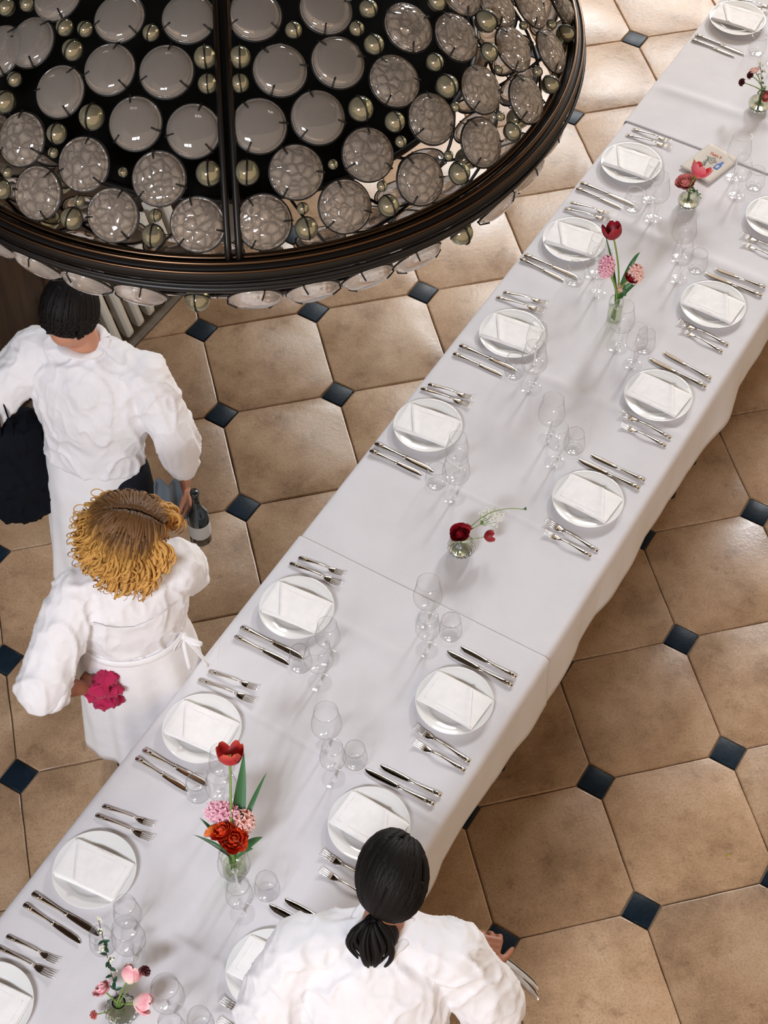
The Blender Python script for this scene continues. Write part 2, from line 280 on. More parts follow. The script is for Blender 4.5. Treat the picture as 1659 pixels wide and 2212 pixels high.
def painted_refraction(m, scale, dist):
    """lower lenses refracted through the glass, painted as bumped cells with darkened edges"""
    nt, b, n = nodes(m)
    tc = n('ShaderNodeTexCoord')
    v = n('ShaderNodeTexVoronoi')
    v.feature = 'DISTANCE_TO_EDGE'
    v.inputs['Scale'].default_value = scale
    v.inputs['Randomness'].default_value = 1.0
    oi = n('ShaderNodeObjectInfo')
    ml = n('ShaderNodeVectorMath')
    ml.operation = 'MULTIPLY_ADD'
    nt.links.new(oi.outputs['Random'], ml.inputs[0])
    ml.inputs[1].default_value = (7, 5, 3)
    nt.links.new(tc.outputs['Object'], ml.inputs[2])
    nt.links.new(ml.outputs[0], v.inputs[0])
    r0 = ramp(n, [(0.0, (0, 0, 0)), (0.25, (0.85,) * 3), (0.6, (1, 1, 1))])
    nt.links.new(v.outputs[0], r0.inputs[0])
    bp = n('ShaderNodeBump')
    bp.inputs['Strength'].default_value = 0.5
    bp.inputs['Distance'].default_value = dist
    nt.links.new(r0.outputs[0], bp.inputs['Height'])
    nt.links.new(bp.outputs[0], b.inputs['Normal'])
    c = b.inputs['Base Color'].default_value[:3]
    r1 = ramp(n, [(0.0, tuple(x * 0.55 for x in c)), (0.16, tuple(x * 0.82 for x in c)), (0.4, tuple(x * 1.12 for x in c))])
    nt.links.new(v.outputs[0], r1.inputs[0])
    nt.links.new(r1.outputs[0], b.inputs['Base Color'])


M_LENSREFR = mat('painted_refraction_lens', (0.54, 0.445, 0.365), 0.05, Transmission_Weight=0.66, IOR=1.47)  # refraction of the lower lenses is painted into this colour
painted_refraction(M_LENSREFR, 50, 0.004)
M_IRON = mat('blackened_bronze', (0.009, 0.007, 0.006), 0.40, 0.45)
M_BRONZE = mat('rubbed_bronze_edge', (0.10, 0.058, 0.034), 0.3, 1.0)
M_PAN = mat('matt_black_pan', (0.004, 0.0035, 0.003), 0.95, Specular_IOR_Level=0.05)
M_WIRE = mat('black_wire', (0.01, 0.009, 0.008), 0.45, 0.5)
M_WHITEPAINT = mat('cream_white_paint', (0.60, 0.57, 0.50), 0.45)
M_SKIN = mat('skin', (0.50, 0.235, 0.15), 0.5, Subsurface_Weight=0.05)
M_SKIN2 = mat('skin_tanned', (0.34, 0.13, 0.07), 0.5, Subsurface_Weight=0.05)
M_EYE = mat('eye_white', (0.8, 0.8, 0.8), 0.15)
M_LIP = mat('lip', (0.4, 0.1, 0.09), 0.45)
M_SHOE = mat('black_shoe_leather', (0.01, 0.01, 0.01), 0.35)
M_GOLD = mat('thin_gold_frame', (0.75, 0.5, 0.25), 0.25, 1.0)
M_BOTTLE = mat('dark_bottle_glass', (0.01, 0.02, 0.025), 0.08, Coat_Weight=0.5)


def grad_mat(name, stops, rough=0.5, extra=0.0, attr='tone', **kw):
    """colour runs along a lock, petal or leaf: read from the mesh attribute 'tone'"""
    m = mat(name, stops[0][1], rough, **kw)
    nt, b, n = nodes(m)
    a = n('ShaderNodeAttribute')
    a.attribute_name = attr
    t = noise_node(nt, n, 120, 3)
    ad = n('ShaderNodeMath')
    ad.operation = 'MULTIPLY_ADD'
    ad.inputs[1].default_value = extra
    nt.links.new(t.outputs[0], ad.inputs[0])
    nt.links.new(a.outputs['Fac'], ad.inputs[2])
    r = ramp(n, stops)
    nt.links.new(ad.outputs[0], r.inputs[0])
    nt.links.new(r.outputs[0], b.inputs['Base Color'])
    return m


M_BLOND = grad_mat('curly_golden_hair', [(0.0, (0.050, 0.022, 0.008)), (0.22, (0.15, 0.066, 0.018)), (0.40, (0.46, 0.235, 0.055)),
                                        (0.8, (0.62, 0.33, 0.085)), (1.0, (0.42, 0.19, 0.045))], 0.5, 0.15, Specular_IOR_Level=0.3)
M_DARKHAIR = grad_mat('dark_brown_hair', [(0.0, (0.004, 0.003, 0.003)), (1.0, (0.009, 0.006, 0.005))], 0.62, 0.1, Specular_IOR_Level=0.18)
P_RED = grad_mat('petal_deep_red', [(0.0, (0.28, 0.012, 0.01)), (0.5, (0.22, 0.004, 0.01)), (1.0, (0.36, 0.008, 0.02))], 0.5, 0.1)
P_TULIPRED = grad_mat('petal_flamed_red', [(0.0, (0.62, 0.34, 0.02)), (0.12, (0.5, 0.03, 0.02)), (0.7, (0.42, 0.012, 0.018)), (1.0, (0.6, 0.09, 0.05))], 0.45, 0.12)
P_SCARLET = grad_mat('petal_scarlet', [(0.0, (0.55, 0.06, 0.0)), (0.6, (0.55, 0.012, 0.004)), (1.0, (0.75, 0.07, 0.01))], 0.5, 0.15)
P_ORANGE = grad_mat('petal_orange', [(0.0, (0.6, 0.08, 0.01)), (1.0, (0.8, 0.2, 0.03))], 0.5, 0.15)
P_PINK = grad_mat('petal_hyacinth_pink', [(0.0, (0.62, 0.12, 0.22)), (0.5, (0.72, 0.27, 0.38)), (1.0, (0.88, 0.56, 0.62))], 0.55, 0.15)
P_SALMON = grad_mat('petal_salmon_pink', [(0.0, (0.66, 0.28, 0.16)), (0.5, (0.80, 0.40, 0.34)), (1.0, (0.92, 0.66, 0.60))], 0.55, 0.15)
P_ROSE = grad_mat('petal_dusky_rose', [(0.0, (0.20, 0.01, 0.02)), (0.5, (0.50, 0.07, 0.08)), (1.0, (0.80, 0.30, 0.26))], 0.5, 0.15)
P_CORAL = grad_mat('petal_coral_pink', [(0.0, (0.80, 0.30, 0.20)), (0.5, (0.72, 0.05, 0.10)), (1.0, (0.86, 0.22, 0.24))], 0.5, 0.12)
P_PALE = grad_mat('petal_pale_pink', [(0.0, (0.88, 0.82, 0.66)), (0.4, (0.86, 0.55, 0.52)), (0.8, (0.80, 0.28, 0.34)), (1.0, (0.92, 0.70, 0.68))], 0.5, 0.12)
P_WINE = grad_mat('petal_wine_black', [(0.0, (0.02, 0.001, 0.003)), (1.0, (0.10, 0.006, 0.012))], 0.5, 0.1)
P_CREAM = grad_mat('petal_cream_white', [(0.0, (0.62, 0.62, 0.30)), (0.5, (0.85, 0.83, 0.68)), (1.0, (0.92, 0.92, 0.84))], 0.6, 0.1)
M_STEM = grad_mat('stem_green', [(0.0, (0.10, 0.20, 0.03)), (1.0, (0.20, 0.30, 0.05))], 0.45, 0.1)
M_LEAF = grad_mat('leaf_green', [(0.0, (0.07, 0.18, 0.03)), (0.6, (0.035, 0.13, 0.04)), (1.0, (0.05, 0.17, 0.06))], 0.4, 0.12)
M_DARKLEAF = grad_mat('dark_leaf_green', [(0.0, (0.01, 0.045, 0.02)), (1.0, (0.015, 0.08, 0.04))], 0.4, 0.1)
M_YELLOW = mat('stamen_yellow', (0.7, 0.42, 0.04), 0.7)
M_BLACKCENTRE = mat('ranunculus_centre', (0.008, 0.004, 0.006), 0.6)


# ---------------------------------------------------------------- mesh helpers
class MB:
    """collects vertices and faces for ONE mesh"""
    def __init__(s):
        s.v, s.f, s.t = [], [], []

    def add(s, vs, fs, tone=None):
        o = len(s.v)
        s.v += [tuple(p) for p in vs]
        s.t += list(tone) if tone is not None else [0.5] * len(vs)
        s.f += [tuple(i + o for i in f) for f in fs]

    def box(s, c, d, rot=0.0):
        cx, cy, cz = c
        x, y, z = d[0] / 2, d[1] / 2, d[2] / 2
        ca, sa = math.cos(rot), math.sin(rot)
        vs = [(cx + a * x * ca - b * y * sa, cy + a * x * sa + b * y * ca, cz + e * z) for e in (-1, 1) for b in (-1, 1) for a in (-1, 1)]
        s.add(vs, [(0, 2, 3, 1), (4, 5, 7, 6), (0, 1, 5, 4), (2, 6, 7, 3), (0, 4, 6, 2), (1, 3, 7, 5)])

    def grid(s, fn, nu, nv, tone=None, close_u=False):
        vs, ts = [], []
        for i in range(nu):
            for j in range(nv):
                vs.append(fn(i / (nu if close_u else nu - 1), j / (nv - 1)))
                ts.append(tone(i / max(1, nu - 1), j / (nv - 1)) if tone else 0.5)
        fs = []
        for i in range(nu if close_u else nu - 1):
            i2 = (i + 1) % nu
            for j in range(nv - 1):
                fs.append((i * nv + j, i2 * nv + j, i2 * nv + j + 1, i * nv + j + 1))
        s.add(vs, fs, ts)

    def tube(s, pts, rad, n=8, flat=None, tone=None, cap=True, up=None):
        """swept ellipse: rad per point = r or (r_side, r_up)"""
        pts = [Vector(p) for p in pts]
        m = len(pts)
        rad = rad if isinstance(rad, (list, tuple)) and len(rad) == m else [rad] * m
        vs, ts = [], []
        side = None
        for i, p in enumerate(pts):
            d = (pts[min(i + 1, m - 1)] - pts[max(i - 1, 0)])
            d = d.normalized() if d.length > 1e-9 else Vector((0, 0, 1))
            if up is not None:
                sd = Vector(up).cross(d)
                sd = sd.normalized() if sd.length > 1e-6 else Vector((1, 0, 0))
            elif side is None:
                a = Vector((0, 0, 1)) if abs(d.z) < 0.9 else Vector((1, 0, 0))
                sd = a.cross(d).normalized()
            else:
                sd = (side - d * side.dot(d))
                sd = sd.normalized() if sd.length > 1e-6 else side
            side = sd
            upv = d.cross(sd)
            r = rad[i]
            ra, rb = (r if isinstance(r, (list, tuple)) else (r, r))
            for k in range(n):
                an = 2 * PI * k / n
                vs.append(p + sd * (ra * math.cos(an)) + upv * (rb * math.sin(an)))
                ts.append(tone(i / (m - 1)) if tone else 0.5)
        fs = [(i * n + k, i * n + (k + 1) % n, (i + 1) * n + (k + 1) % n, (i + 1) * n + k) for i in range(m - 1) for k in range(n)]
        if cap:
            fs.append(tuple(range(n))[::-1])
            fs.append(tuple((m - 1) * n + k for k in range(n)))
        s.add(vs, fs, ts)

    def lathe(s, prof, n=32, c=(0, 0, 0), ripple=None, cap=False):
        vs = []
        for r, z in prof:
            for k in range(n):
                a = 2 * PI * k / n
                rr = r * (1 + (ripple(a, z) if ripple else 0))
                vs.append((c[0] + rr * math.cos(a), c[1] + rr * math.sin(a), c[2] + z))
        m = len(prof)
        fs = [(i * n + k, i * n + (k + 1) % n, (i + 1) * n + (k + 1) % n, (i + 1) * n + k) for i in range(m - 1) for k in range(n)]
        if cap:
            fs.append(tuple(range(n))[::-1])
            fs.append(tuple((m - 1) * n + k for k in range(n)))
        s.add(vs, fs)

    def ball(s, c, r, n=10, m=7, M=None):
        c = Vector(c)
        r3 = r if isinstance(r, (list, tuple)) else (r, r, r)
        vs = []
        for i in range(m + 1):
            th = PI * i / m
            for k in range(n):
                a = 2 * PI * k / n
                p = Vector((r3[0] * math.sin(th) * math.cos(a), r3[1] * math.sin(th) * math.sin(a), r3[2] * math.cos(th)))
                if M is not None:
                    p = M @ p
                vs.append(c + p)
        fs = [(i * n + k, (i + 1) * n + k, (i + 1) * n + (k + 1) % n, i * n + (k + 1) % n) for i in range(m) for k in range(n)]
        s.add(vs, fs)

    def mesh(s, name, m, smooth=True):
        me = bpy.data.meshes.new(name)
        me.from_pydata(s.v, [], s.f)
        me.validate()
        if len(me.polygons) < 60000:
            b_ = bmesh.new()
            b_.from_mesh(me)
            bmesh.ops.recalc_face_normals(b_, faces=b_.faces)
            b_.to_mesh(me)
            b_.free()
        if smooth:
            me.polygons.foreach_set('use_smooth', [True] * len(me.polygons))
        at = me.attributes.new('tone', 'FLOAT', 'POINT')
        if len(me.vertices) == len(s.t):
            at.data.foreach_set('value', s.t)
        me.materials.append(m)
        me.update()
        return me


def link(name, me, parent=None, loc=None, rot=None):
    o = bpy.data.objects.new(name, me)
    COL.objects.link(o)
    if parent is not None:
        o.parent = parent
    if loc is not None:
        o.location = loc
    if rot is not None:
        o.rotation_euler = rot
    return o


def build(name, mb, m, parent=None, smooth=True, loc=None, rot=None):
    return link(name, mb.mesh(name, m, smooth), parent, loc, rot)


def tag(o, label=None, cat=None, group=None, kind=None):
    if label: o['label'] = label
    if cat: o['category'] = cat
    if group: o['group'] = group
    if kind: o['kind'] = kind
    return o


def thing(name, label, cat, loc=(0, 0, 0), rotz=0.0, group=None):
    o = link(name, None, None, loc, (0, 0, rotz))
    return tag(o, label, cat, group)


def copy_tree(o, parent=None):
    c = o.copy()
    COL.objects.link(c)
    c.parent = parent
    for ch in list(o.children):
        copy_tree(ch, c)
    return c


A45 = math.radians(45.5)
SX, SY = math.cos(A45), math.sin(A45)      # along the table
TX, TY = math.sin(A45), -math.cos(A45)     # across the table, wall side to open side


def st(s, t, z=0.0):
    return Vector((s * SX + t * TX, s * SY + t * TY, z))


def to_st(x, y):
    return x * SX + y * SY, x * TX + y * TY


# ================================================================ SETTING
PITCH, HALF, JOINT = 0.5, 0.0715, 0.0017
WALL_T = -0.40
EDGE_T = -0.186


def view_px(p):
    q = cam.matrix_world.inverted() @ Vector(p)
    if q.z > -0.1:
        return (-9999, -9999)
    return (829.5 + 3551.78 * q.x / -q.z, 1106 - 3551.78 * q.y / -q.z)


def near_view(p, mg):
    x, y = view_px(p)
    return -mg < x < 1659 + mg and -mg < y < 2212 + mg


floor = link('floor', None)
tag(floor, kind='structure')
mb = MB()
mb.box((1.2, -0.6, -0.05), (13.0, 13.0, 0.08))
build('mortar_bed', mb, M_MORTAR, floor)


def clip_poly(poly, c0, c1, c2):
    out = []
    for i in range(len(poly)):
        p, q = poly[i], poly[(i + 1) % len(poly)]
        dp, dq = c0 * p[0] + c1 * p[1] - c2, c0 * q[0] + c1 * q[1] - c2
        if dp >= 0:
            out.append(p)
        if dp * dq < 0:
            f = dp / (dp - dq)
            out.append((p[0] + (q[0] - p[0]) * f, p[1] + (q[1] - p[1]) * f))
    return out


def slab(poly, bevel=0.007, drop=0.0035, wob=0.0012):
    """stone slab with a softly worn, slightly wandering edge"""
    pts = []
    for i in range(len(poly)):
        p, q = Vector((*poly[i], 0)), Vector((*poly[(i + 1) % len(poly)], 0))
        L = (q - p).length
        k = max(1, int(L / 0.07))
        nn = Vector((q - p).to_tuple()).normalized().cross(Vector((0, 0, 1)))
        for j in range(k):
            w = 0 if j == 0 else random.uniform(-wob, wob)
            pts.append(p + (q - p) * (j / k) + nn * w)
    c = sum(pts, Vector()) / len(pts)
    m = len(pts)
    mbb = MB()
    vs = []
    for ins, z in ((0, -0.012), (0.0006, -drop), (bevel * 0.4, -drop * 0.3), (bevel, 0.0)):
        for p in pts:
            d = p - c
            vs.append((c.x + d.x * (1 - ins / d.length), c.y + d.y * (1 - ins / d.length), z))
    fs = [(i * m + k, i * m + (k + 1) % m, (i + 1) * m + (k + 1) % m, (i + 1) * m + k) for i in range(3) for k in range(m)]
    fs.append(tuple(3 * m + k for k in range(m)))
    mbb.add(vs, fs)
    return mbb


h, P2 = HALF + JOINT * 0.5, PITCH / 2 - JOINT
octo = [(-P2 + h, -P2), (P2 - h, -P2), (P2, -P2 + h), (P2, P2 - h), (P2 - h, P2), (-P2 + h, P2), (-P2, P2 - h), (-P2, -P2 + h)]
OCT = [slab(octo).mesh('floor_tile', M_STONE) for _ in range(5)]
dia = [(-HALF + .003, 0), (0, -HALF + .003), (HALF - .003, 0), (0, HALF - .003)]
DIA = [slab(dia, 0.003, 0.0015, 0.0003).mesh('slate_inset', M_SLATE) for _ in range(2)]
for a in range(-5, 14):
    for b in range(-12, 13):
        cx, cy = (a + 0.5) * PITCH, (b + 0.5) * PITCH
        s_, t_ = to_st(cx, cy)
        if near_view((cx, cy, 0), 420):
            rel = [(cx + x, cy + y) for x, y in octo]
            ds = [to_st(*q)[1] - EDGE_T for q in rel]
            z = random.uniform(-0.0008, 0.0008)
            tilt = (random.uniform(-.0016, .0016), random.uniform(-.0016, .0016), random.choice((0, 1, 2, 3)) * PI / 2)
            if min(ds) > 0:
                link('floor_tile', random.choice(OCT), floor, (cx, cy, z), tilt)
            elif max(ds) > 0.02:
                pl = clip_poly(rel, TX, TY, EDGE_T)
                if len(pl) > 2:
                    build('floor_tile', slab([(x - cx, y - cy) for x, y in pl]), M_STONE, floor, loc=(cx, cy, z))
        cx, cy = a * PITCH, b * PITCH
        if near_view((cx, cy, 0), 420) and to_st(cx, cy)[1] > EDGE_T + HALF:
            link('slate_inset', DIA[(a + b) % 2], floor, (cx, cy, -0.0005), (0, 0, random.uniform(-.02, .02)))
bl = 0.9
bm_ = slab([(-bl / 2 + .002, -.095), (bl / 2 - .002, -.095), (bl / 2 - .002, .095), (-bl / 2 + .002, .095)]).mesh('border_slab', M_BORDERSHADE)
for i in range(-4, 8):
    p = st(i * bl, EDGE_T - 0.10)
    link('border_slab', bm_, floor, p, (0, 0, A45))

wall = link('wall_north_west', None)
tag(wall, kind='structure')
pn = MB()
pn.box((0, 0, 3.4), (0.896, 0.04, 6.8))
panel_me = pn.mesh('wood_panel', M_WALLWOOD, False)
mo = MB()
mo.box((0, 0, 3.4), (0.03, 0.02, 6.8))
mould_me = mo.mesh('panel_moulding', M_WALLWOOD, False)
for i in range(-6, 2):
    link('wood_panel', panel_me, wall, st(i * 0.9, WALL_T - 0.02), (0, 0, A45))
    link('panel_moulding', mould_me, wall, st((i + 0.5) * 0.9, WALL_T + 0.008), (0, 0, A45))
bb = MB()
bb.box((0, 0, 0.08), (7.2, 0.024, 0.16))
tag(build('baseboard_north_west', bb, M_WALLWOOD, None, False, st(-2.25, WALL_T + 0.010), (0, 0, A45)), kind='structure')
ce = MB()
ce.box((1.0, -1.8, 6.85), (11.0, 9.0, 0.1))
tag(build('ceiling', ce, M_CEIL, smooth=False), kind='structure')

# white slatted panel with rounded slat ends, leaning at the wall
pan = thing('slatted_panel', 'cream white slatted panel with rounded slat ends at the dark wall', 'panel')
lean = Vector((-TX * 0.285, -TY * 0.285, 1)).normalized()
sm_ = MB()
prof = []
for k in range(9):
    a = PI + PI * k / 8
    prof.append((0.030 * math.cos(a), 0.030 * math.sin(a)))
pr = [(x, y + 0.03) for x, y in prof] + [(0.03, 0.43), (-0.03, 0.43)]
ww = 0.0115
vs = [(w, x, z) for w in (-ww, ww) for x, z in pr]
m_ = len(pr)
fs = [tuple(range(m_)), tuple(range(2 * m_ - 1, m_ - 1, -1))] + [(k, m_ + k, m_ + (k + 1) % m_, (k + 1) % m_) for k in range(m_)]
sm_.add(vs, fs)
slat_me = sm_.mesh('slat', M_WHITEPAINT, False)
tiltx = math.atan(0.285)
base_s = -0.286
for i in range(-3, 8):
    p = st(base_s + i * 0.0765, -0.232, 0.025)
    o = link('slat', slat_me, pan, p, (0, 0, 0))
    o.rotation_euler = (Matrix.Rotation(A45, 4, 'Z') @ Matrix.Rotation(-tiltx, 4, 'X')).to_euler()
for z in (0.12, 0.36):
    r_ = MB()
    r_.box((0, 0, 0), (0.80, 0.018, 0.03))
    build('rail', r_, M_WHITEPAINT, pan, False, st(base_s + 0.153, -0.232 - 0.042 - z * 0.285, z), (0, 0, A45))


# ================================================================ TABLES AND CLOTHS
T0, T1, TOPZ = 1.298, 2.242, 0.7515
spans = [(-4.05, -2.56), (-2.54, -1.12), (-1.10, 0.32), (0.34, 1.76), (1.78, 3.2)]
tlabels = ['trestle table under the white cloth at the bottom of the photo', 'trestle table under the white cloth beside the blonde woman',
           'trestle table under the white cloth below the ranunculus vase', 'trestle table under the white cloth below the tall dark tulip',
           'trestle table under the white cloth at the bright far end']
for (s0, s1), lb in zip(spans, tlabels):
    c = st((s0 + s1) / 2, (T0 + T1) / 2)
    tb = thing('trestle_table', lb, 'table', c, A45, 'tables joined under the cloths')
    mb = MB()
    mb.box((0, 0, 0.728), (s1 - s0, T1 - T0 - 0.02, 0.030))
    build('tabletop', mb, M_TABLE, tb, False)
    for sx in (-1, 1):
        for sy in (-1, 1):
            mb = MB()
            mb.tube([(sx * ((s1 - s0) / 2 - 0.09), sy * 0.38, 0.0), (sx * ((s1 - s0) / 2 - 0.09), sy * 0.36, 0.714)], 0.016, 10)
            build('leg', mb, M_LEGMETAL, tb)

creases = [(-3.2, .0035, .05, 0), (-2.541, .004, .03, 1), (-1.84, .0022, .010, 1), (-1.385, .0032, .035, 1), (-0.728, .0022, .008, 1),
           (-0.40, .0012, .07, 0), (-0.09, .003, .022, 0), (0.33, .0016, .05, 0), (0.775, .0042, .03, 0), (1.10, .001, .04, 0), (1.62, .004, .03, 0), (2.2, .003, .04, 0)]


def top_z(s, t):
    z = 0.0
    for c, amp, w, kind in creases:
        c2 = c + 0.012 * math.sin(t * 3 + c * 5)
        d = (s - c2) / w
        if kind:
            z += amp * math.exp(-d * d) * (1 if d < 0 else math.exp(-abs(d) * 2))
        else:
            z += amp * math.exp(-d * d)
    n_ = noise.noise(Vector((s * 2.2, t * 2.6, 0.3))) * 0.0014 + noise.noise(Vector((s * 7, t * 6, 1.7))) * 0.0004
    return z * 2.0 + n_ + 0.0012


def table_cloth(s0, s1, lift, name, label, seed, hang=0.25, hem_in=0.0):
    rnd = random.Random(seed)
    ph = [rnd.uniform(0, 6.28) for _ in range(6)]
    nu = int((s1 - s0) / 0.009)
    R = 0.014
    nh, nt_ = 9, 48

    def prof(v):          # 0..1 left hem, over the top, to the right hem
        tot = nh + 3 + nt_ + 3 + nh
        k = v * tot
        if k < nh: return ('h', -1, 1 - k / nh)
        k -= nh
        if k < 3: return ('r', -1, k / 3)
        k -= 3
        if k < nt_: return ('t', 0, k / nt_)
        k -= nt_
        if k < 3: return ('r', 1, 1 - k / 3)
        k -= 3
        return ('h', 1, k / nh)

    def fn(u, v):
        s = s0 + (s1 - s0) * u
        kind, side, f = prof(v)
        a, b = T0 + R + 0.002, T1 - R - 0.002
        n1 = noise.noise(Vector((s * 2.1, seed, side * 3.0))) + 0.45 * noise.noise(Vector((s * 5.3, seed, side * 7.0)))
        wv = 0.012 + max(-0.2, n1) * 0.045 + 0.0025 * math.sin(s * 17 + ph[2])
        if kind == 't':
            t = a + (b - a) * f
            e = min(1.0, min(t - a, b - t) / 0.06)
            return st(s, t, TOPZ + lift + top_z(s, t) * (0.25 + 0.75 * e))
        if kind == 'r':
            an = f * PI / 2
            t = (a - R * math.cos(an)) if side < 0 else (b + R * math.cos(an))
            return st(s, t + side * lift, TOPZ + lift - R + R * math.sin(an) + top_z(s, t) * 0.25)
        L = hang * (1 + 0.05 * math.sin(s * 2.3 + ph[3])) + 0.02 * noise.noise(Vector((s * 3.3, 4, seed)))
        d = f * L
        t = (T0 - lift if side < 0 else T1 + lift) + side * (wv * f ** 1.1 + 0.002)
        return st(s, t, TOPZ + lift - R - d)
    mb = MB()
    mb.grid(fn, nu, nh + 3 + nt_ + 3 + nh + 1)
    o = build(name, mb, M_CLOTH)
    sd = o.modifiers.new('thickness', 'SOLIDIFY')
    sd.thickness = 0.0012
    sd.offset = 0
    tag(o, label, 'tablecloth', 'white tablecloths along the banquet table')
    return o


table_cloth(-4.1, -1.164, 0.0052, 'tablecloth', 'white tablecloth with a rounded corner, under the red tulip bouquet', 3)
table_cloth(-1.26, 1.40, 0.0010, 'tablecloth', 'middle white tablecloth under the ranunculus and tall dark tulip vases', 11)
table_cloth(1.345, 3.3, 0.0052, 'tablecloth', 'white tablecloth at the bright far end beyond the paper card', 23)
CZ = TOPZ + 0.0050     # where things stand on the cloth


def on_cloth(x, y):
    s, t = to_st(x, y)
    return TOPZ + (0.0052 if s < -1.164 or s > 1.345 else 0.0010) + top_z(s, t) + 0.0012

# ================================================================ TABLEWARE
PLACE = {
    'L0': 'the wall-side place beyond the paper card',
    'L1': 'the wall-side place beside the paper card',
    'L2': 'the wall-side place beside the tall dark tulip',
    'L3': 'the wall-side place next below the tall dark tulip',
    'L4': 'the wall-side place next above the ranunculus vase',
    'L5': 'the wall-side place next below the ranunculus vase',
    'L6': 'the wall-side place touching the blonde woman\'s apron',
    'L7': 'the wall-side place above the white-flowered sprig',
    'L8': 'the wall-side place at the bottom-left corner',
    'R0': 'the open-floor place cut by the right frame edge',
    'R1': 'the open-floor place opposite the tall dark tulip',
    'R2': 'the open-floor place next below the tall dark tulip',
    'R3': 'the open-floor place next above the ranunculus vase',
    'R4': 'the open-floor place by the rounded cloth corner',
    'R5': 'the open-floor place under the dark hair',
    'R6': 'the open-floor place under the white sleeve',
    'R7': 'the open-floor place cut by the bottom edge',
}

# plate
mb = MB()
mb.lathe([(0.0005, 0.0035), (0.045, 0.0035), (0.072, 0.0045), (0.082, 0.0095), (0.088, 0.0125), (0.105, 0.0150), (0.1195, 0.0182), (0.1228, 0.0196),
          (0.1236, 0.0186), (0.121, 0.0162), (0.105, 0.0122), (0.088, 0.0080), (0.075, 0.0035), (0.070, 0.0), (0.064, 0.0), (0.062, 0.0015), (0.0005, 0.0015)], 72)
plate_me = mb.mesh('dinner_plate', M_PORCELAIN)


# napkin: three folded layers and a turned diagonal flap
def napkin_layer(mb, w, d, z, th, ox=0, oy=0, sk=0.0, seed=0):
    rnd = noise

    def hz(x, y):
        return (-1.2 * (abs(x) / 0.1) ** 2 * 0.003 + 0.0012 * noise.noise(Vector((x * 30 + seed, y * 30, seed))))
    nx, ny = 22, 14

    def fn(u, v):
        # v: wraps over the edge: 0..0.08 bottom edge, .08...92 top, .92..1 bottom edge
        x = (u - 0.5) * w
        if v < 0.1: y, zz = -d / 2 - 0.001 * math.sin(v * 10 * PI), th * (v / 0.1)
        elif v > 0.9: y, zz = d / 2 + 0.001 * math.sin((1 - v) * 10 * PI), th * ((1 - v) / 0.1)
        else: y, zz = ((v - 0.1) / 0.8 - 0.5) * d, th
        e = min(1.0, (w / 2 - abs(x)) / 0.004 + 0.15)
        return (x + ox + sk * y, y + oy, z + zz * e + hz(x, y))
    mb.grid(fn, nx, ny)
    mb.grid(lambda u, v: ((u - .5) * w + ox + sk * (v - .5) * d, (v - .5) * d + oy, z + hz((u - .5) * w, (v - .5) * d)), nx, 6)


def make_napkin(seed):
    mb = MB()
    napkin_layer(mb, 0.200, 0.128, 0.0190, 0.0022, 0.000, -0.0025, 0.0, seed)
    napkin_layer(mb, 0.203, 0.125, 0.0216, 0.0022, 0.001, 0.001, 0.015, seed + 1)
    napkin_layer(mb, 0.201, 0.124, 0.0242, 0.0022, -0.001, 0.000, 0.03, seed + 1.3)
    me = mb.mesh('napkin', M_NAPKIN)
    fl = MB()
    # diagonal flap: a long triangle from one upper corner to the far edge
    A_, B_, C_ = Vector((-0.092, 0.060, 0)), Vector((0.100, 0.061, 0)), Vector((-0.030, -0.060, 0))
    D_ = Vector((0.099, -0.060, 0))

    def ff(u, v):
        p = A_.lerp(B_, u) * (1 - v) + C_.lerp(D_, u) * v
        hump = 0.0075 * math.exp(-((u - 0.02) / 0.10) ** 2) * (0.5 + 0.5 * v)
        z = 0.0268 - 1.2 * (abs(p.x) / 0.1) ** 2 * 0.003 + hump + 0.0006 * math.sin(u * 9 + v * 4)
        if u < 0.03: z -= 0.0034
        return (p.x, p.y, z)
    fl.grid(ff, 26, 14)
    # hem seam: a fine raised line a finger in from the edge
    for (x0, y0, x1, y1) in ((-0.06, 0.043, 0.085, 0.043), (0.085, 0.043, 0.083, -0.045)):
        pts = [(x0 + (x1 - x0) * k / 14, y0 + (y1 - y0) * k / 14, 0.0275 - 1.2 * (abs(x0 + (x1 - x0) * k / 14) / 0.1) ** 2 * 0.003 + 0.0006 * math.sin(k)) for k in range(15)]
        fl.tube(pts, (0.0004), 4)
    return me, fl.mesh('napkin_flap', M_NAPKIN)


NAPS = [make_napkin(k * 3.7) for k in range(3)]


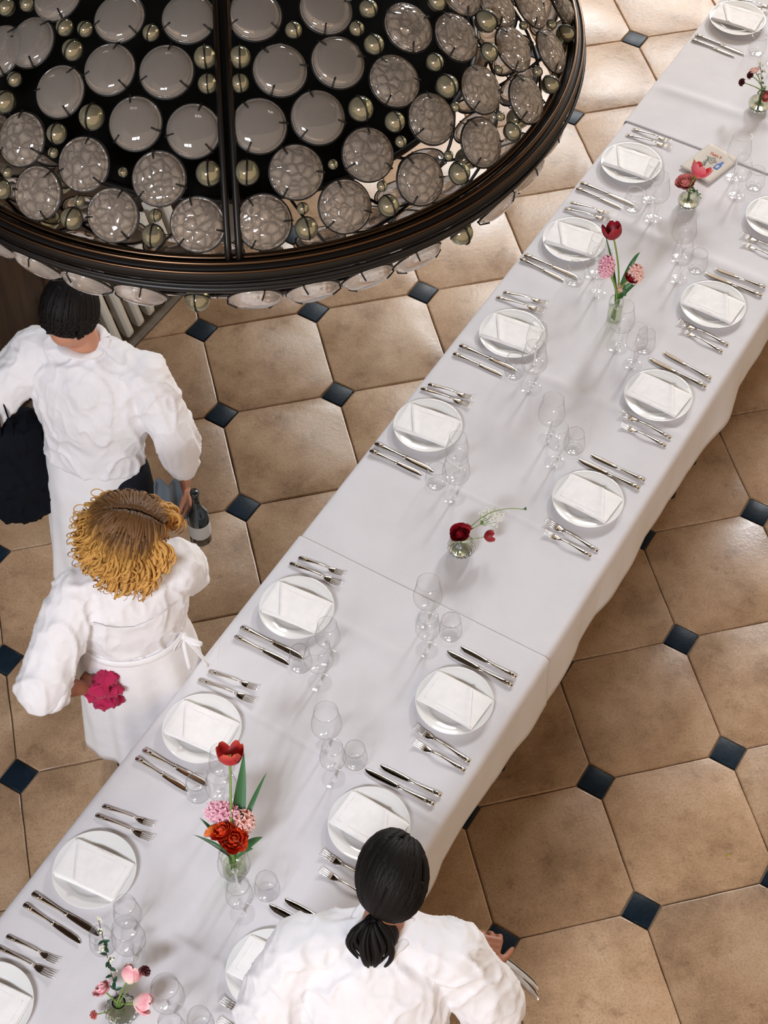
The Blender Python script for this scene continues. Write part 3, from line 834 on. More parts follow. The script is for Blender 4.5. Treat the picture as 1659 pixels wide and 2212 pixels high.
# cutlery, laid along +x from the handle end
def fork_meshes(L):
    k = L / 0.2
    hb = MB()
    pts, rad = [], []
    for x, w, z, th in ((0.0, .0035, .0030, .0012), (0.003, .0068, .0031, .0018), (0.014, .0078, .0036, .0021), (0.035, .0066, .0052, .0021), (0.06, .0045, .0075, .0022),
                        (0.085, .0031, .0095, .0023), (0.105, .0027, .0098, .0023), (0.122, .0030, .0080, .0021), (0.132, .0045, .0060, .0018)):
        pts.append((x * k, 0, z))
        rad.append((w, th))
    hb.tube(pts, rad, 10, up=(0, 0, 1))
    hb.tube([(0.006 * k, 0, .0053), (0.02 * k, 0, .0062), (0.034 * k, 0, .0074)], [(.0044, .0006), (.0050, .0006), (.0030, .0005)], 8, up=(0, 0, 1))
    fb = MB()
    pts, rad = [], []
    for x, w, z, th in ((0.128, .0035, .0066, .0016), (0.136, .0078, .0052, .0014), (0.144, .0108, .0042, .0011), (0.152, .0121, .0036, .0010), (0.159, .0122, .0036, .0009)):
        pts.append((x * k, 0, z))
        rad.append((w * (0.86 if L < .19 else 1), th))
    fb.tube(pts, rad, 12, up=(0, 0, 1))
    ws = (0.86 if L < .19 else 1)
    for i in range(4):
        y = (-0.0103 + i * 0.00687) * ws
        fb.tube([(x * k, y * q, z) for x, z, q in ((0.155, .0037, 1), (0.168, .0042, 1.0), (0.182, .0062, 0.97), (0.192, .0085, 0.94), (0.2, .0108, 0.92))],
                [(.0017, .0009), (.0016, .0009), (.0015, .0009), (.0012, .0008), (.0006, .0005)], 6, up=(0, 0, 1))
    return hb.mesh('handle', M_STEEL), fb.mesh('fork_head', M_STEEL)


def knife_meshes(L):
    k = L / 0.24
    hb = MB()
    pts, rad = [], []
    for x, w, th in ((0, .0045, .0022), (0.003, .0082, .0034), (0.012, .0096, .0040), (0.035, .0086, .0040), (0.06, .0066, .0038), (0.09, .0048, .0036), (0.112, .0044, .0036), (0.118, .0066, .0038), (0.126, .0070, .0034)):
        pts.append((x * k, 0, 0.0042))
        rad.append((w * (.9 if L < .23 else 1), th))
    hb.tube(pts, rad, 12, up=(0, 0, 1))
    hb.tube([(0.006 * k, 0, .0080), (0.02 * k, 0, .0084), (0.036 * k, 0, .0081)], [(.0050, .0007), (.0060, .0007), (.0034, .0005)], 8, up=(0, 0, 1))
    bb_ = MB()
    pts, rad = [], []
    for x, y, w, th in ((0.122, 0, .0066, .0026), (0.130, .0004, .0080, .0014), (0.15, .0006, .0092, .0012), (0.19, .0010, .0102, .0011), (0.215, .0014, .0092, .0010), (0.230, .0034, .0062, .0009), (0.237, .0054, .0036, .0008), (0.240, .0066, .0012, .0006)):
        pts.append((x * k, -y, 0.0040))
        rad.append((w * (.9 if L < .23 else 1), th))
    bb_.tube(pts, rad, 12, up=(0, 0, 1))
    return hb.mesh('handle', M_STEEL), bb_.mesh('blade', M_STEELDARK)


CUT = {'bf': (0.202, fork_meshes(0.202), 'large', 'dinner_fork', 'fork'), 'sf': (0.178, fork_meshes(0.178), 'small', 'starter_fork', 'fork'),
       'bk': (0.243, knife_meshes(0.243), 'large', 'dinner_knife', 'knife'), 'sk': (0.212, knife_meshes(0.212), 'small', 'starter_knife', 'knife')}
for pk, (x, y) in PL.items():
    p = thing('dinner_plate', 'white dinner plate at ' + PLACE[pk], 'plate', (x, y, on_cloth(x, y)), random.uniform(0, 6), 'white dinner plates with napkins')
    link('plate_body', plate_me, p)
    me, fme = NAPS[hash(pk[1]) % 3 if False else (ord(pk[1]) % 3)]
    side = 0 if pk[0] == 'L' else PI
    rot = A45 - PI / 2 + side + random.uniform(-0.05, 0.05) + (0.10 if side == 0 else 0.0)
    o = thing('napkin', 'folded white napkin at ' + PLACE[pk], 'napkin', (x, y, on_cloth(x, y) + 0.0012), rot, 'folded napkins on the plates')
    link('folded_cloth', me, o)
    link('flap', fme, o)
for pk, ck, hpt, tpt in CU:
    L, ms, size, nm, cat = CUT[ck]
    dx, dy = tpt[0] - hpt[0], tpt[1] - hpt[1]
    ln = math.hypot(dx, dy)
    o = thing(nm, '%s polished steel %s at %s' % (size, cat, PLACE[pk]), cat, (hpt[0], hpt[1], on_cloth((hpt[0] + tpt[0]) / 2, (hpt[1] + tpt[1]) / 2)), math.atan2(dy, dx), 'polished steel %s' % ('forks' if cat == 'fork' else 'knives'))
    sc = min(1.06, max(0.96, ln / L))
    if pk == 'L0' or pk == 'R0': sc = 1.0
    o.scale = (sc, -1 if (cat == 'knife' and False) else 1, 1)
    link('handle', ms[0], o)
    link('fork_head' if cat == 'fork' else 'blade', ms[1], o)


# glasses
def wine_parts(H, rb, rr, rf, zb):
    f = MB()
    f.lathe([(0.0004, 0.0045), (0.006, 0.0042), (0.012, 0.0030), (rf * 0.7, 0.0020), (rf - 0.001, 0.0016), (rf, 0.0008), (rf - 0.001, 0.0), (0.0004, 0.0)], 48)
    s_ = MB()
    s_.lathe([(0.009, 0.0036), (0.0055, 0.010), (0.0038, 0.022), (0.0034, zb * 0.6), (0.0036, zb - 0.014), (0.0052, zb - 0.003), (0.0095, zb + 0.003)], 20)
    b = MB()
    out = []
    n = 20
    for k in range(n + 1):
        q = k / n
        z = zb + (H - zb) * q
        # egg: widest a third of the way up
        if q < 0.36: r = rb * math.sin(math.acos(max(-1, min(1, 1 - q / 0.36)))) if q > 0 else 0.0006
        else: r = rr + (rb - rr) * (0.5 + 0.5 * math.cos(PI * (q - 0.36) / 0.64))
        out.append((max(r, 0.0006), z))
    inn = [(max(0.0004, r - 0.0011), z + (0.0014 if i < 3 else 0)) for i, (r, z) in enumerate(out)]
    b.lathe(out + inn[::-1], 48)
    rim = MB()
    rim.tube([(math.cos(2 * PI * k / 48) * (rr - .0005), math.sin(2 * PI * k / 48) * (rr - .0005), H) for k in range(49)], 0.00075, 6, cap=False)
    return [('bowl', b.mesh('bowl', M_GLASS)), ('stem', s_.mesh('stem', M_GLASSR)), ('foot', f.mesh('foot', M_GLASS)), ('rim', rim.mesh('rim', M_GLASSR))]


M_GLASSR = mat('clear_solid_glass', (1, 1, 1), 0.0, Transmission_Weight=1.0, IOR=1.45)
tb_ = MB()
o_ = [(0.0005, 0.0), (0.022, 0.0), (0.030, 0.005), (0.0365, 0.018), (0.0385, 0.032), (0.0375, 0.048), (0.035, 0.066), (0.0325, 0.082), (0.0312, 0.095)]
i_ = [(0.0300, 0.095), (0.0313, 0.082), (0.0338, 0.066), (0.0363, 0.048), (0.0373, 0.032), (0.0350, 0.019), (0.026, 0.0085), (0.0005, 0.0075)]
tb_.lathe(o_ + i_, 48)
trim = MB()
trim.tube([(math.cos(2 * PI * k / 48) * .0306, math.sin(2 * PI * k / 48) * .0306, .095) for k in range(49)], 0.0009, 6, cap=False)
tbase = MB()
tbase.lathe([(0.0005, 0.0006), (0.0215, 0.0006), (0.029, 0.0055), (0.0305, 0.0075), (0.024, 0.0072), (0.0005, 0.0062)], 40)
GK = {'b': ('large_wine_glass', 'large clear stemmed wine glass', wine_parts(0.222, 0.0475, 0.0375, 0.0385, 0.098), 'wine glass'),
      's': ('small_wine_glass', 'smaller clear stemmed wine glass', wine_parts(0.198, 0.0400, 0.0315, 0.0365, 0.090), 'wine glass'),
      't': ('water_tumbler', 'stemless clear rounded water glass', [('bowl', tb_.mesh('bowl', M_GLASS)), ('base', tbase.mesh('base', M_GLASS)), ('rim', trim.mesh('rim', M_GLASSR))], 'glass')}
for pk, gk, (x, y) in GL:
    nm, lb, parts, cat = GK[gk]
    o = thing(nm, lb + ' at ' + PLACE[pk], cat, (x, y, on_cloth(x, y)), random.uniform(0, 6), 'clear glasses on the table')
    for pn_, me in parts:
        link(pn_, me, o)

# card with hand lettering
cx, cy = sum(p[0] for p in CARD) / 4, sum(p[1] for p in CARD) / 4
p0, p1, p2, p3 = [Vector((*p, 0)) for p in CARD]
ca = math.atan2((p1 - p0 + p2 - p3).y, (p1 - p0 + p2 - p3).x)
wv, hv = ((p1 - p0).length + (p2 - p3).length) / 2, ((p0 - p3).length + (p1 - p2).length) / 2
cx, cy = (p0 + p1 + p2 + p3).x / 4, (p0 + p1 + p2 + p3).y / 4
ang = math.radians(-58.0)
card = thing('paper_card', 'kraft paper card lettered Table 9 with a leaf and blue bottle', 'card', (cx, cy, TOPZ + 0.0100), ang)
mb = MB()
mb.grid(lambda u, v: ((u - .5) * 0.150, (v - .5) * 0.205, 0.0012 + 0.0006 * (2 * v - 1) ** 2), 8, 12)
o = build('card_sheet', mb, M_PAPER, card)
sd = o.modifiers.new('thickness', 'SOLIDIFY')
sd.thickness = 0.0007
ZC = 0.0024


def stroke(mb, pts, w=0.0009, z=ZC):
    mb.tube([(x, y, z) for x, y in pts], [(w, 0.0003)] * len(pts), 6, up=(0, 0, 1))


def arc(cx_, cy_, rx, ry, a0, a1, n=12):
    return [(cx_ + rx * math.cos(math.radians(a0 + (a1 - a0) * k / n)), cy_ + ry * math.sin(math.radians(a0 + (a1 - a0) * k / n))) for k in range(n + 1)]


mb = MB()
G = [[(0, 1.0), (1.0, 1.08)], [(0.5, 1.04), (0.32, 0)],                                          # T
     arc(1.15, .28, .24, .26, 60, 420), [(1.39, .52), (1.36, .05), (1.5, 0)],                    # a
     [(1.85, 1.05), (1.68, .1)], arc(1.93, .26, .22, .24, 200, 520),                              # b
     [(2.45, 1.08), (2.3, .1), (2.42, 0)],                                                        # l
     [(2.62, .25)] + arc(2.84, .27, .2, .25, 0, 320),                                             # e
     arc(3.85, .62, .22, .25, 30, 390), [(4.05, .78), (3.98, .2), (3.75, -.25)]]                  # 9
sc_ = 0.0125
ct, stn = math.cos(math.radians(9)), math.sin(math.radians(9))
for g in G:
    q = [((x - 2.0) * sc_, (y - 0.4) * sc_) for x, y in g]
    stroke(mb, [(x * ct - y * stn - 0.012, x * stn + y * ct + 0.054) for x, y in q], 0.0012)
build('lettering', mb, M_ORANGEINK, card)
mb = MB()
leafp = []
for k in range(61):
    a = 2 * PI * k / 60
    r = 0.018 * (1 + 0.28 * math.sin(5 * a + 0.6) + 0.10 * math.sin(15 * a))
    leafp.append((-0.006 + r * math.cos(a), 0.018 + 0.9 * r * math.sin(a)))
stroke(mb, leafp, 0.0009)
for a in range(5):
    an = 2 * PI * a / 5 + 0.2
    stroke(mb, [(-0.006, 0.018), (-0.006 + 0.016 * math.cos(an), 0.018 + 0.014 * math.sin(an))], 0.0005)
stroke(mb, [(-0.036, 0.028), (-0.018, 0.014), (-0.014, -0.012), (-0.008, -0.028)], 0.0007)
for (gx, gy) in ((-0.014, -0.010), (-0.020, -0.016), (-0.010, -0.019), (-0.016, -0.024), (-0.008, -0.028), (-0.022, -0.006)):
    stroke(mb, arc(gx, gy, .004, .004, 0, 360, 10), 0.0005)
build('leaf_drawing', mb, M_GREENINK, card)
mb = MB()
bt = [(-.0095, -.026), (.0095, -.026), (.011, -.022), (.011, .006), (.0045, .016), (.0045, .032), (-.0045, .032), (-.0045, .016), (-.011, .006), (-.011, -.022)]
bt = [(x * .95 + .036, y * .95 + .012) for x, y in bt]
mb.add([(x, y, ZC + .0001) for x, y in bt] + [(x, y, ZC - .0006) for x, y in bt], [tuple(range(10))] + [(k, k + 10, (k + 1) % 10 + 10, (k + 1) % 10) for k in range(10)])
bo = build('bottle_drawing', mb, M_BLUEINK, card, False)
mb = MB()
mb.box((.036, .003, ZC + .0003), (.010, .018, .0002))
build('bottle_label', mb, M_PAPER, bo, False)


# ================================================================ FLOWERS
def vase_ribbed(name, label, xy, r=0.045, H=0.082, nr=18):
    o = thing(name, label, 'vase', (*xy, on_cloth(*xy)), 0.3)
    mb = MB()
    prof = [(0.0006, 0.0), (r * .55, 0), (r * .72, .003), (r * .93, H * .2), (r, H * .36), (r * .93, H * .52), (r * .68, H * .68), (r * .40, H * .80), (r * .30, H * .88), (r * .33, H * .95), (r * .42, H)]
    inn = [(r * .38, H), (r * .29, H * .95), (r * .26, H * .88), (r * .35, H * .80), (r * .62, H * .68), (r * .86, H * .52), (r * .92, H * .36), (r * .85, H * .2), (r * .6, .008), (0.0006, .007)]
    mb.lathe(prof + inn, nr * 6, ripple=lambda a, z: 0.045 * math.cos(nr * a) * max(0, min(1, (0.9 - z / H) * 3)))
    build('glass_body', mb, M_VASE, o)
    wb = MB()
    wb.lathe([(0.0005, .009), (r * .58, .010), (r * .82, H * .2), (r * .89, H * .36), (r * .83, H * .5), (0.0005, H * .5)], 40)
    build('water', wb, M_WATER, o)
    return H


def vase_cylinder(name, label, xy, r=0.026, H=0.115):
    o = thing(name, label, 'vase', (*xy, on_cloth(*xy)), 0)
    mb = MB()
    mb.lathe([(0.0006, 0), (r * .92, 0), (r, .003), (r, H * .6), (r * 1.04, H), (r * .98, H), (r * .94, H * .6), (r * .93, .009), (0.0006, .008)], 48)
    build('glass_body', mb, M_VASETHIN, o)
    wb = MB()
    wb.lathe([(0.0005, .010), (r * .90, .0105), (r * .90, H * .55), (0.0005, H * .55)], 40)
    build('water', wb, M_WATERTHIN, o)
    return H


vase_ribbed('bud_vase', 'ribbed glass bud vase at the right frame edge with wine-dark scabiosas', VX['A'], 0.045, 0.082)
vase_ribbed('bud_vase', 'ribbed glass bud vase beside the paper card, below the rose peony', VX['B'], 0.042, 0.080)
vase_cylinder('cylinder_vase', 'slim clear cylinder vase holding the tall dark tulip', VX['C'], 0.027, 0.115)
vase_ribbed('bud_vase', 'ribbed glass bud vase under the dark red ranunculus', VX['D'], 0.046, 0.084)
vase_cylinder('cylinder_vase', 'wide clear cylinder vase under the scarlet peonies', VX['E'], 0.036, 0.10)
vase_ribbed('bud_vase', 'ribbed glass bud vase near the bottom edge with pale pink tulips', VX['F'], 0.046, 0.086)
VH = {'A': .082, 'B': .080, 'C': .115, 'D': .084, 'E': .10, 'F': .086}


def bez(p0, p1, p2, n=10):
    p0, p1, p2 = Vector(p0), Vector(p1), Vector(p2)
    return [p0 * (1 - t) ** 2 + p1 * 2 * t * (1 - t) + p2 * t * t for t in [k / n for k in range(n + 1)]]


def frame(d):
    return d.normalized().to_track_quat('Z', 'Y').to_matrix()


def petal(mb, c, R, az, L, W, open_, curl, cup=0.35, wav=0.0, pt=1.0, nu=7, nv=9):
    """one petal: grows from c along R.z, leaning out by open_ (rad), tip curling by curl"""
    def fn(u, v):
        s = v
        wd = W * math.sin(PI * min(1, (s * 0.86 + 0.10)) ** pt) ** 0.7
        x = (u - .5) * 2
        an = open_ + curl * s
        # integrate the bend
        r, z = 0.0, 0.0
        for k in range(6):
            q = s * (k + .5) / 6
            a2 = open_ + curl * q
            r += math.sin(a2) * s * L / 6
            z += math.cos(a2) * s * L / 6
        cupd = cup * wd * (1 - x * x)
        y = x * wd
        r2 = r + cupd * math.cos(an) + wav * L * math.sin(7 * x + 9 * s) * s
        z2 = z - cupd * math.sin(an) + wav * L * math.cos(8 * x) * s
        p = Vector((r2 * math.cos(az) - y * math.sin(az), r2 * math.sin(az) + y * math.cos(az), z2))
        return c + R @ p
    mb.grid(fn, nu, nv, tone=lambda u, v: min(1, v * (0.9 + 0.1 * abs(u - .5) * 2)))


def stem(o, p_from, p_to, bend, r=0.0022, name='stem', m=None):
    mb = MB()
    pf, pt_ = Vector(p_from), Vector(p_to)
    pts = bez(pf, bend, pt_, 12)
    mb.tube(pts, r, 7, tone=lambda t: t)
    build(name, mb, m or M_STEM, o)
    return (pts[-1] - pts[-2]).normalized()


def leaf_blade(mb, pts, W, fold=0.35, twist=0.0):
    pts = [Vector(p) for p in pts]
    n = len(pts)

    def fn(u, v):
        q = v * (n - 1)
        i = min(n - 2, int(q))
        p = pts[i].lerp(pts[i + 1], q - i)
        d = (pts[i + 1] - pts[i]).normalized()
        sd = d.cross(Vector((0, 0, 1)))
        sd = sd.normalized() if sd.length > .05 else Vector((1, 0, 0))
        sd = Matrix.Rotation(twist * v + 0.3, 3, d) @ sd
        up = sd.cross(d)
        w = W * math.sin(PI * (0.08 + 0.92 * v) ** 0.8) ** 0.8 if v < 1 else 0
        x = (u - .5) * 2
        return p + sd * (w * x) + up * (fold * w * abs(x))
    mb.grid(fn, 5, 14, tone=lambda u, v: v)


def root_thing(name, label, cat='flower', grp=None):
    return thing(name, label, cat, (0, 0, 0), 0, grp)


def place_root(o, base):
    """put the empty at the foot of the stem without moving its parts"""
    o.location = base
    for ch in o.children:
        ch.matrix_parent_inverse = Matrix.Translation(-Vector(base))


def tulip(o, head, axis, mt, size=0.026, open_=0.15, n=6, name='bloom', curl=-0.25):
    mb = MB()
    R = frame(axis)
    c = Vector(head) - axis * size * 0.9
    for k in range(n):
        petal(mb, c, R, 2 * PI * k / n + (0.3 if k % 2 else 0), size * 2.05, size * (0.80 if k % 2 else 0.70), 1.0, open_ * 0.75 - 1.05, 0.35, 0.012)
    build(name, mb, mt, o)


def double_bloom(o, head, axis, mt, size=0.03, layers=5, wav=0.05, name='bloom', centre=None, flat=1.0):
    mb = MB()
    R = frame(axis)
    c = Vector(head) - axis * size * 0.55
    for L in range(layers):
        q = L / max(1, layers - 1)
        n = 6 + int(L * 2.6)
        for k in range(n):
            az = 2 * PI * (k + random.uniform(-.2, .2)) / n + L * 0.7
            petal(mb, c, R, az, size * (0.75 + 0.42 * q), size * (0.38 + 0.17 * q), 0.12 + 1.0 * q * flat + random.uniform(-.14, .14), -0.15 - 0.45 * (1 - q), 0.35, wav, 1.0, 5, 7)
    build(name, mb, mt, o)
    if centre:
        cb = MB()
        cb.ball(Vector(head) - axis * size * .25, (size * .36, size * .36, size * .26), 14, 8, R)
        build('centre', cb, centre, o)


def hyacinth(o, base, tip, mt, R0=0.021, n=46, name='bloom'):
    mb = MB()
    b, t = Vector(base), Vector(tip)
    ax = (t - b)
    L = ax.length
    ax = ax.normalized()
    R = frame(ax)
    for i in range(n):
        q = (i + .5) / n
        phi = i * 2.39996
        rad = R0 * math.sin(PI * (0.12 + 0.8 * q)) ** 0.5
        out = (R @ Vector((math.cos(phi), math.sin(phi), 0.15 + 1.1 * max(0, q - .7) * 3))).normalized()
        c = b + ax * (L * q) + out * rad * 0.45
        Rf = frame(out)
        for k in range(6):
            petal(mb, c, Rf, 2 * PI * k / 6 + i, R0 * 0.78, R0 * 0.15, 0.25, 1.5, 0.1, 0, 1.0, 3, 5)
    build(name, mb, mt, o)


def scabiosa(o, head, axis, mt, size=0.017, name='bloom'):
    mb = MB()
    R = frame(axis)
    h_ = Vector(head)
    for i in range(46):
        q = (i + .5) / 46
        th = math.acos(1 - 1.15 * q)
        phi = i * 2.39996
        d = (R @ Vector((math.sin(th) * math.cos(phi), math.sin(th) * math.sin(phi), math.cos(th)))).normalized()
        for k in range(3):
            petal(mb, h_ + d * size * .45, frame(d), 2 * PI * k / 3 + i, size * .62, size * .2, .35, .6, .2, 0.08, 1, 3, 4)
    mb.ball(h_, size * .62, 12, 8)
    build(name, mb, mt, o)


F = {}
for v, n_, p in FL:
    F[(v, n_)] = Vector(p)


def vtop(v, dz=-0.004):
    return Vector((*VX[v], CZ + VH[v] + dz))


def vbase(v, ox=0.0, oy=0.0):
    return Vector((VX[v][0] + ox, VX[v][1] + oy, CZ + 0.015))


def flower(v, key, name, label, kind, mt, size, r=0.0022, **kw):
    """stem from inside the vase up over the rim to the head, with the head on its end"""
    o = root_thing(name, label)
    head = F[(v, key)]
    top = vtop(v)
    mouth = top + Vector((random.uniform(-.005, .005), random.uniform(-.005, .005), 0))
    mid = mouth + Vector((0, 0, (head.z - mouth.z) * kw.pop('rise', 0.75)))
    base = vbase(v, random.uniform(-.01, .01), random.uniform(-.01, .01))
    mb = MB()
    pts = [base, base.lerp(mouth, .5)] + bez(mouth, mid, head, 12)
    mb.tube(pts, r, 7, tone=lambda t: t)
    build('stem', mb, M_STEM, o)
    ax = (pts[-1] - pts[-3]).normalized()
    ax = (ax + kw.pop('face', Vector((0, 0, 0)))).normalized()
    kw.pop('name', None)
    kind(o, head, ax, mt, size, **kw)
    place_root(o, base)
    return o, pts


UP = Vector((0, 0, 1))
CAMV = Vector((-.1, -.62, .78))
# A (right frame edge)
flower('A', 'carnation_pink', 'carnation', 'pale coral double flower above wine-dark scabiosas at the right frame edge', double_bloom, P_SALMON, 0.024, face=UP)
flower('A', 'scabiosa', 'scabiosa', 'wine-dark scabiosa under the pale coral flower at the right edge', scabiosa, P_WINE, 0.017)
flower('A', 'scabiosa_b', 'scabiosa', 'wine-dark scabiosa leaning furthest toward the paper card', scabiosa, P_WINE, 0.017)
flower('A', 'rose', 'ranunculus', 'dusky pink ranunculus low on the vase at the right frame edge', double_bloom, P_ROSE, 0.024, face=CAMV * .8, layers=6, wav=0.02)


def white_spray(v, key, label, n=5, spread=0.02, name='blossom_spray', leafy=8, start=None):
    o = root_thing(name, label, 'flower')
    tip = F[(v, key)]
    top = start if start is not None else vtop(v)
    base = vbase(v)
    pts = [base, top] + bez(top, top.lerp(tip, .45) + Vector((0, 0, .03)), tip, 12)[1:]
    mb = MB()
    mb.tube(pts, 0.0012, 6, tone=lambda t: t)
    build('stem', mb, M_WOODSTEM if leafy > 6 else M_STEM, o)
    fb, lb_ = MB(), MB()
    cl = [tip] + [pts[-1 - int(k * 2.2)] + Vector((random.uniform(-1, 1), random.uniform(-1, 1), .3)) * spread for k in range(1, n)]
    for c in cl:
        for k in range(9):
            d = Vector((random.gauss(0, 1), random.gauss(0, 1), random.gauss(.4, 1))).normalized()
            cc = c + d * 0.008
            for j in range(5):
                petal(fb, cc, frame(d), 2 * PI * j / 5, 0.0048, 0.0022, .5, .9, .2, 0, 1, 3, 3)
    build('blossom', fb, P_CREAM, o)
    for k in range(leafy):
        i = 3 + int(k * (len(pts) - 5) / max(1, leafy))
        p = pts[i]
        a = k * 2.4
        d = Vector((math.cos(a), math.sin(a), .25))
        leaf_blade(lb_, bez(p, p + d * .009, p + d * .019 + Vector((0, 0, -.002)), 4), 0.0055, .25)
    if leafy:
        build('leaf', lb_, M_DARKLEAF, o)
    place_root(o, base)


M_WOODSTEM = mat('twig_bark', (0.10, 0.03, 0.03), 0.6)
white_spray('A', 'spray', 'tiny cream blossom spray topmost at the right frame edge vase', 4, .012, leafy=7)
white_spray('A', 'spray2', 'tiny cream blossom spray at the mouth of the right edge vase', 2, .01, leafy=3)
# B (card)
flower('B', 'peony', 'peony_tulip', 'full dusky rose double bloom in the vase beside the paper card', double_bloom, P_ROSE, 0.040, face=UP * .5 + CAMV * 1.4, layers=6, wav=.05)
flower('B', 'tulip_pink', 'tulip', 'coral pink tulip with light petal edges overlapping the paper card', tulip, P_CORAL, 0.034, r=.0028, open_=.45, face=UP)


def leafy_sprig(v, key, label, n=12, m=None, name='leafy_sprig'):
    o = root_thing(name, label, 'sprig')
    tip = F[(v, key)]
    top, base = vtop(v), vbase(v)
    pts = [base, top] + bez(top, top.lerp(tip, .3) + Vector((0, 0, .025)), tip, 12)[1:]
    mb = MB()
    mb.tube(pts, 0.0011, 6, tone=lambda t: t)
    build('stem', mb, M_STEM, o)
    lb_ = MB()
    for k in range(n):
        p = pts[2 + int(k * (len(pts) - 3) / n)]
        a = k * 2.4
        d = Vector((math.cos(a), math.sin(a), .3))
        leaf_blade(lb_, bez(p, p + d * .006, p + d * .013, 4), 0.0030, .2)
    build('leaf', lb_, m or M_LEAF, o)
    place_root(o, base)


leafy_sprig('B', 'sprig', 'thin leafy green sprig drooping over the vase beside the card', 16)
leafy_sprig('B', 'sprig2', 'dark pointed green tip behind the coral tulip on the card', 5, M_DARKLEAF)


def big_leaf(v, key, label, W=0.012, bendz=0.06, name='tulip_leaf', twist=.4, via=None, start=None):
    o = root_thing(name, label, 'leaf')
    tip = F[(v, key)]
    top = start if start is not None else vtop(v)
    base = vbase(v)
    mid = via if via is not None else top.lerp(tip, .5) + Vector((0, 0, bendz))
    mb = MB()
    leaf_blade(mb, [base.lerp(top, .6)] + bez(top, mid, tip, 10), W, .35, twist)
    build('leaf_blade', mb, M_LEAF, o)
    place_root(o, base)


# C (cylinder vase, tall dark tulip)
flower('C', 'tulip_dark', 'tulip', 'tall dark red tulip topmost in the slim cylinder vase', tulip, P_RED, 0.033, r=.0034, open_=.15, rise=.6, face=UP)
o, _ = flower('C', 'hyacinth', 'hyacinth', 'pink hyacinth spike left of the slim cylinder vase stems', lambda o, h_, ax, mt, s: hyacinth(o, h_ - UP * .028, h_ + UP * .034, mt, s), P_PINK, 0.032, r=.0045, rise=.5)
o, _ = flower('C', 'hyacinth2', 'hyacinth', 'pale pink hyacinth behind the open dark red tulip', lambda o, h_, ax, mt, s: hyacinth(o, h_ - UP * .02, h_ + UP * .022, mt, s), P_SALMON, 0.032, r=.003)
flower('C', 'tulip_open', 'tulip', 'open dark red tulip in front of pale pink hyacinth florets', double_bloom, P_RED, 0.027, face=UP + CAMV * .6, layers=3, wav=.01, centre=M_BLACKCENTRE)
flower('C', 'hyacinth_small', 'hyacinth', 'small pink-green hyacinth bud between the cylinder vase stems', lambda o, h_, ax, mt, s: hyacinth(o, h_ - UP * .014, h_ + UP * .014, mt, s, 18), P_SALMON, 0.014, r=.003)
big_leaf('C', 'leaf1', 'slim curved green leaf arching out beside the tall dark tulip', .010, .10)
big_leaf('C', 'leaf2', 'broad rounded green leaf over the slim cylinder vase mouth', .020, .05)
big_leaf('C', 'leaf3', 'green leaf under the open dark red tulip', .013, .04)
big_leaf('C', 'leaf4', 'narrow green leaf climbing beside the tall dark tulip stem', .008, .06)
# D (ranunculus)
flower('D', 'ranunculus', 'ranunculus', 'large dark red ranunculus with black centre on its ribbed vase', double_bloom, P_RED, 0.033, face=CAMV * 2.2, layers=7, wav=.01, centre=M_BLACKCENTRE)
flower('D', 'ranunculus2', 'ranunculus', 'dark red ranunculus half hidden behind the black-centred one', double_bloom, P_RED, 0.028, face=UP + Vector((.2, .5, 0)), layers=5, wav=.02)
flower('D', 'bud', 'ranunculus_bud', 'small drooping dark red ranunculus bud beside the white lace flower', tulip, P_RED, 0.019, r=.0013, open_=.1, rise=1.2, n=7)


def umbel(label):
    o = root_thing('lace_flower', label)
    base, top = vbase('D'), vtop('D')
    c = F[('D', 'umbel')]
    hub = top.lerp(c, .62) + Vector((0, 0, .006))
    mb = MB()
    mb.tube([base, top] + bez(top, top.lerp(hub, .5) + Vector((0, 0, .012)), hub, 6)[1:], .0014, 6, tone=lambda t: t)
    fb = MB()
    for i in range(24):
        q = (i + .5) / 24
        rr = 0.042 * math.sqrt(q)
        a = i * 2.39996
        e = c + Vector((rr * math.cos(a), rr * math.sin(a) * 1.0, .004 + .014 * (1 - q)))
        mb.tube(bez(hub, hub.lerp(e, .5) + Vector((0, 0, -.004)), e, 4), .0005, 4)
        for k in range(7):
            d = Vector((random.gauss(0, .6), random.gauss(0, .6), 1)).normalized()
            cc = e + d * .0025 + Vector((random.uniform(-.005, .005), random.uniform(-.005, .005), 0))
            for j in range(5):
                petal(fb, cc, frame(d), 2 * PI * j / 5, .0032, .0015, .6, .8, .1, 0, 1, 3, 3)
    build('stem', mb, M_STEM, o)
    build('floret', fb, P_CREAM, o)
    place_root(o, base)


umbel('white lace flower head beside the dark red ranunculus')
o = root_thing('seed_stalk', 'thin green curved stalk with a starry bud reaching past the lace flower')
top, tip = vtop('D'), F[('D', 'umbelstem')]
mb = MB()
mb.tube([vbase('D'), top] + bez(top, top.lerp(tip, .45) + Vector((0, .05, .05)), tip, 14)[1:], .0014, 6, tone=lambda t: t)
build('stem', mb, M_STEM, o)
mb = MB()
for k in range(9):
    petal(mb, tip, frame(Vector((.8, -.2, .3))), 2 * PI * k / 9, .014, .0022, .3, .6, .1, 0, 1, 3, 5)
build('bud', mb, M_LEAF, o)
place_root(o, vbase('D'))
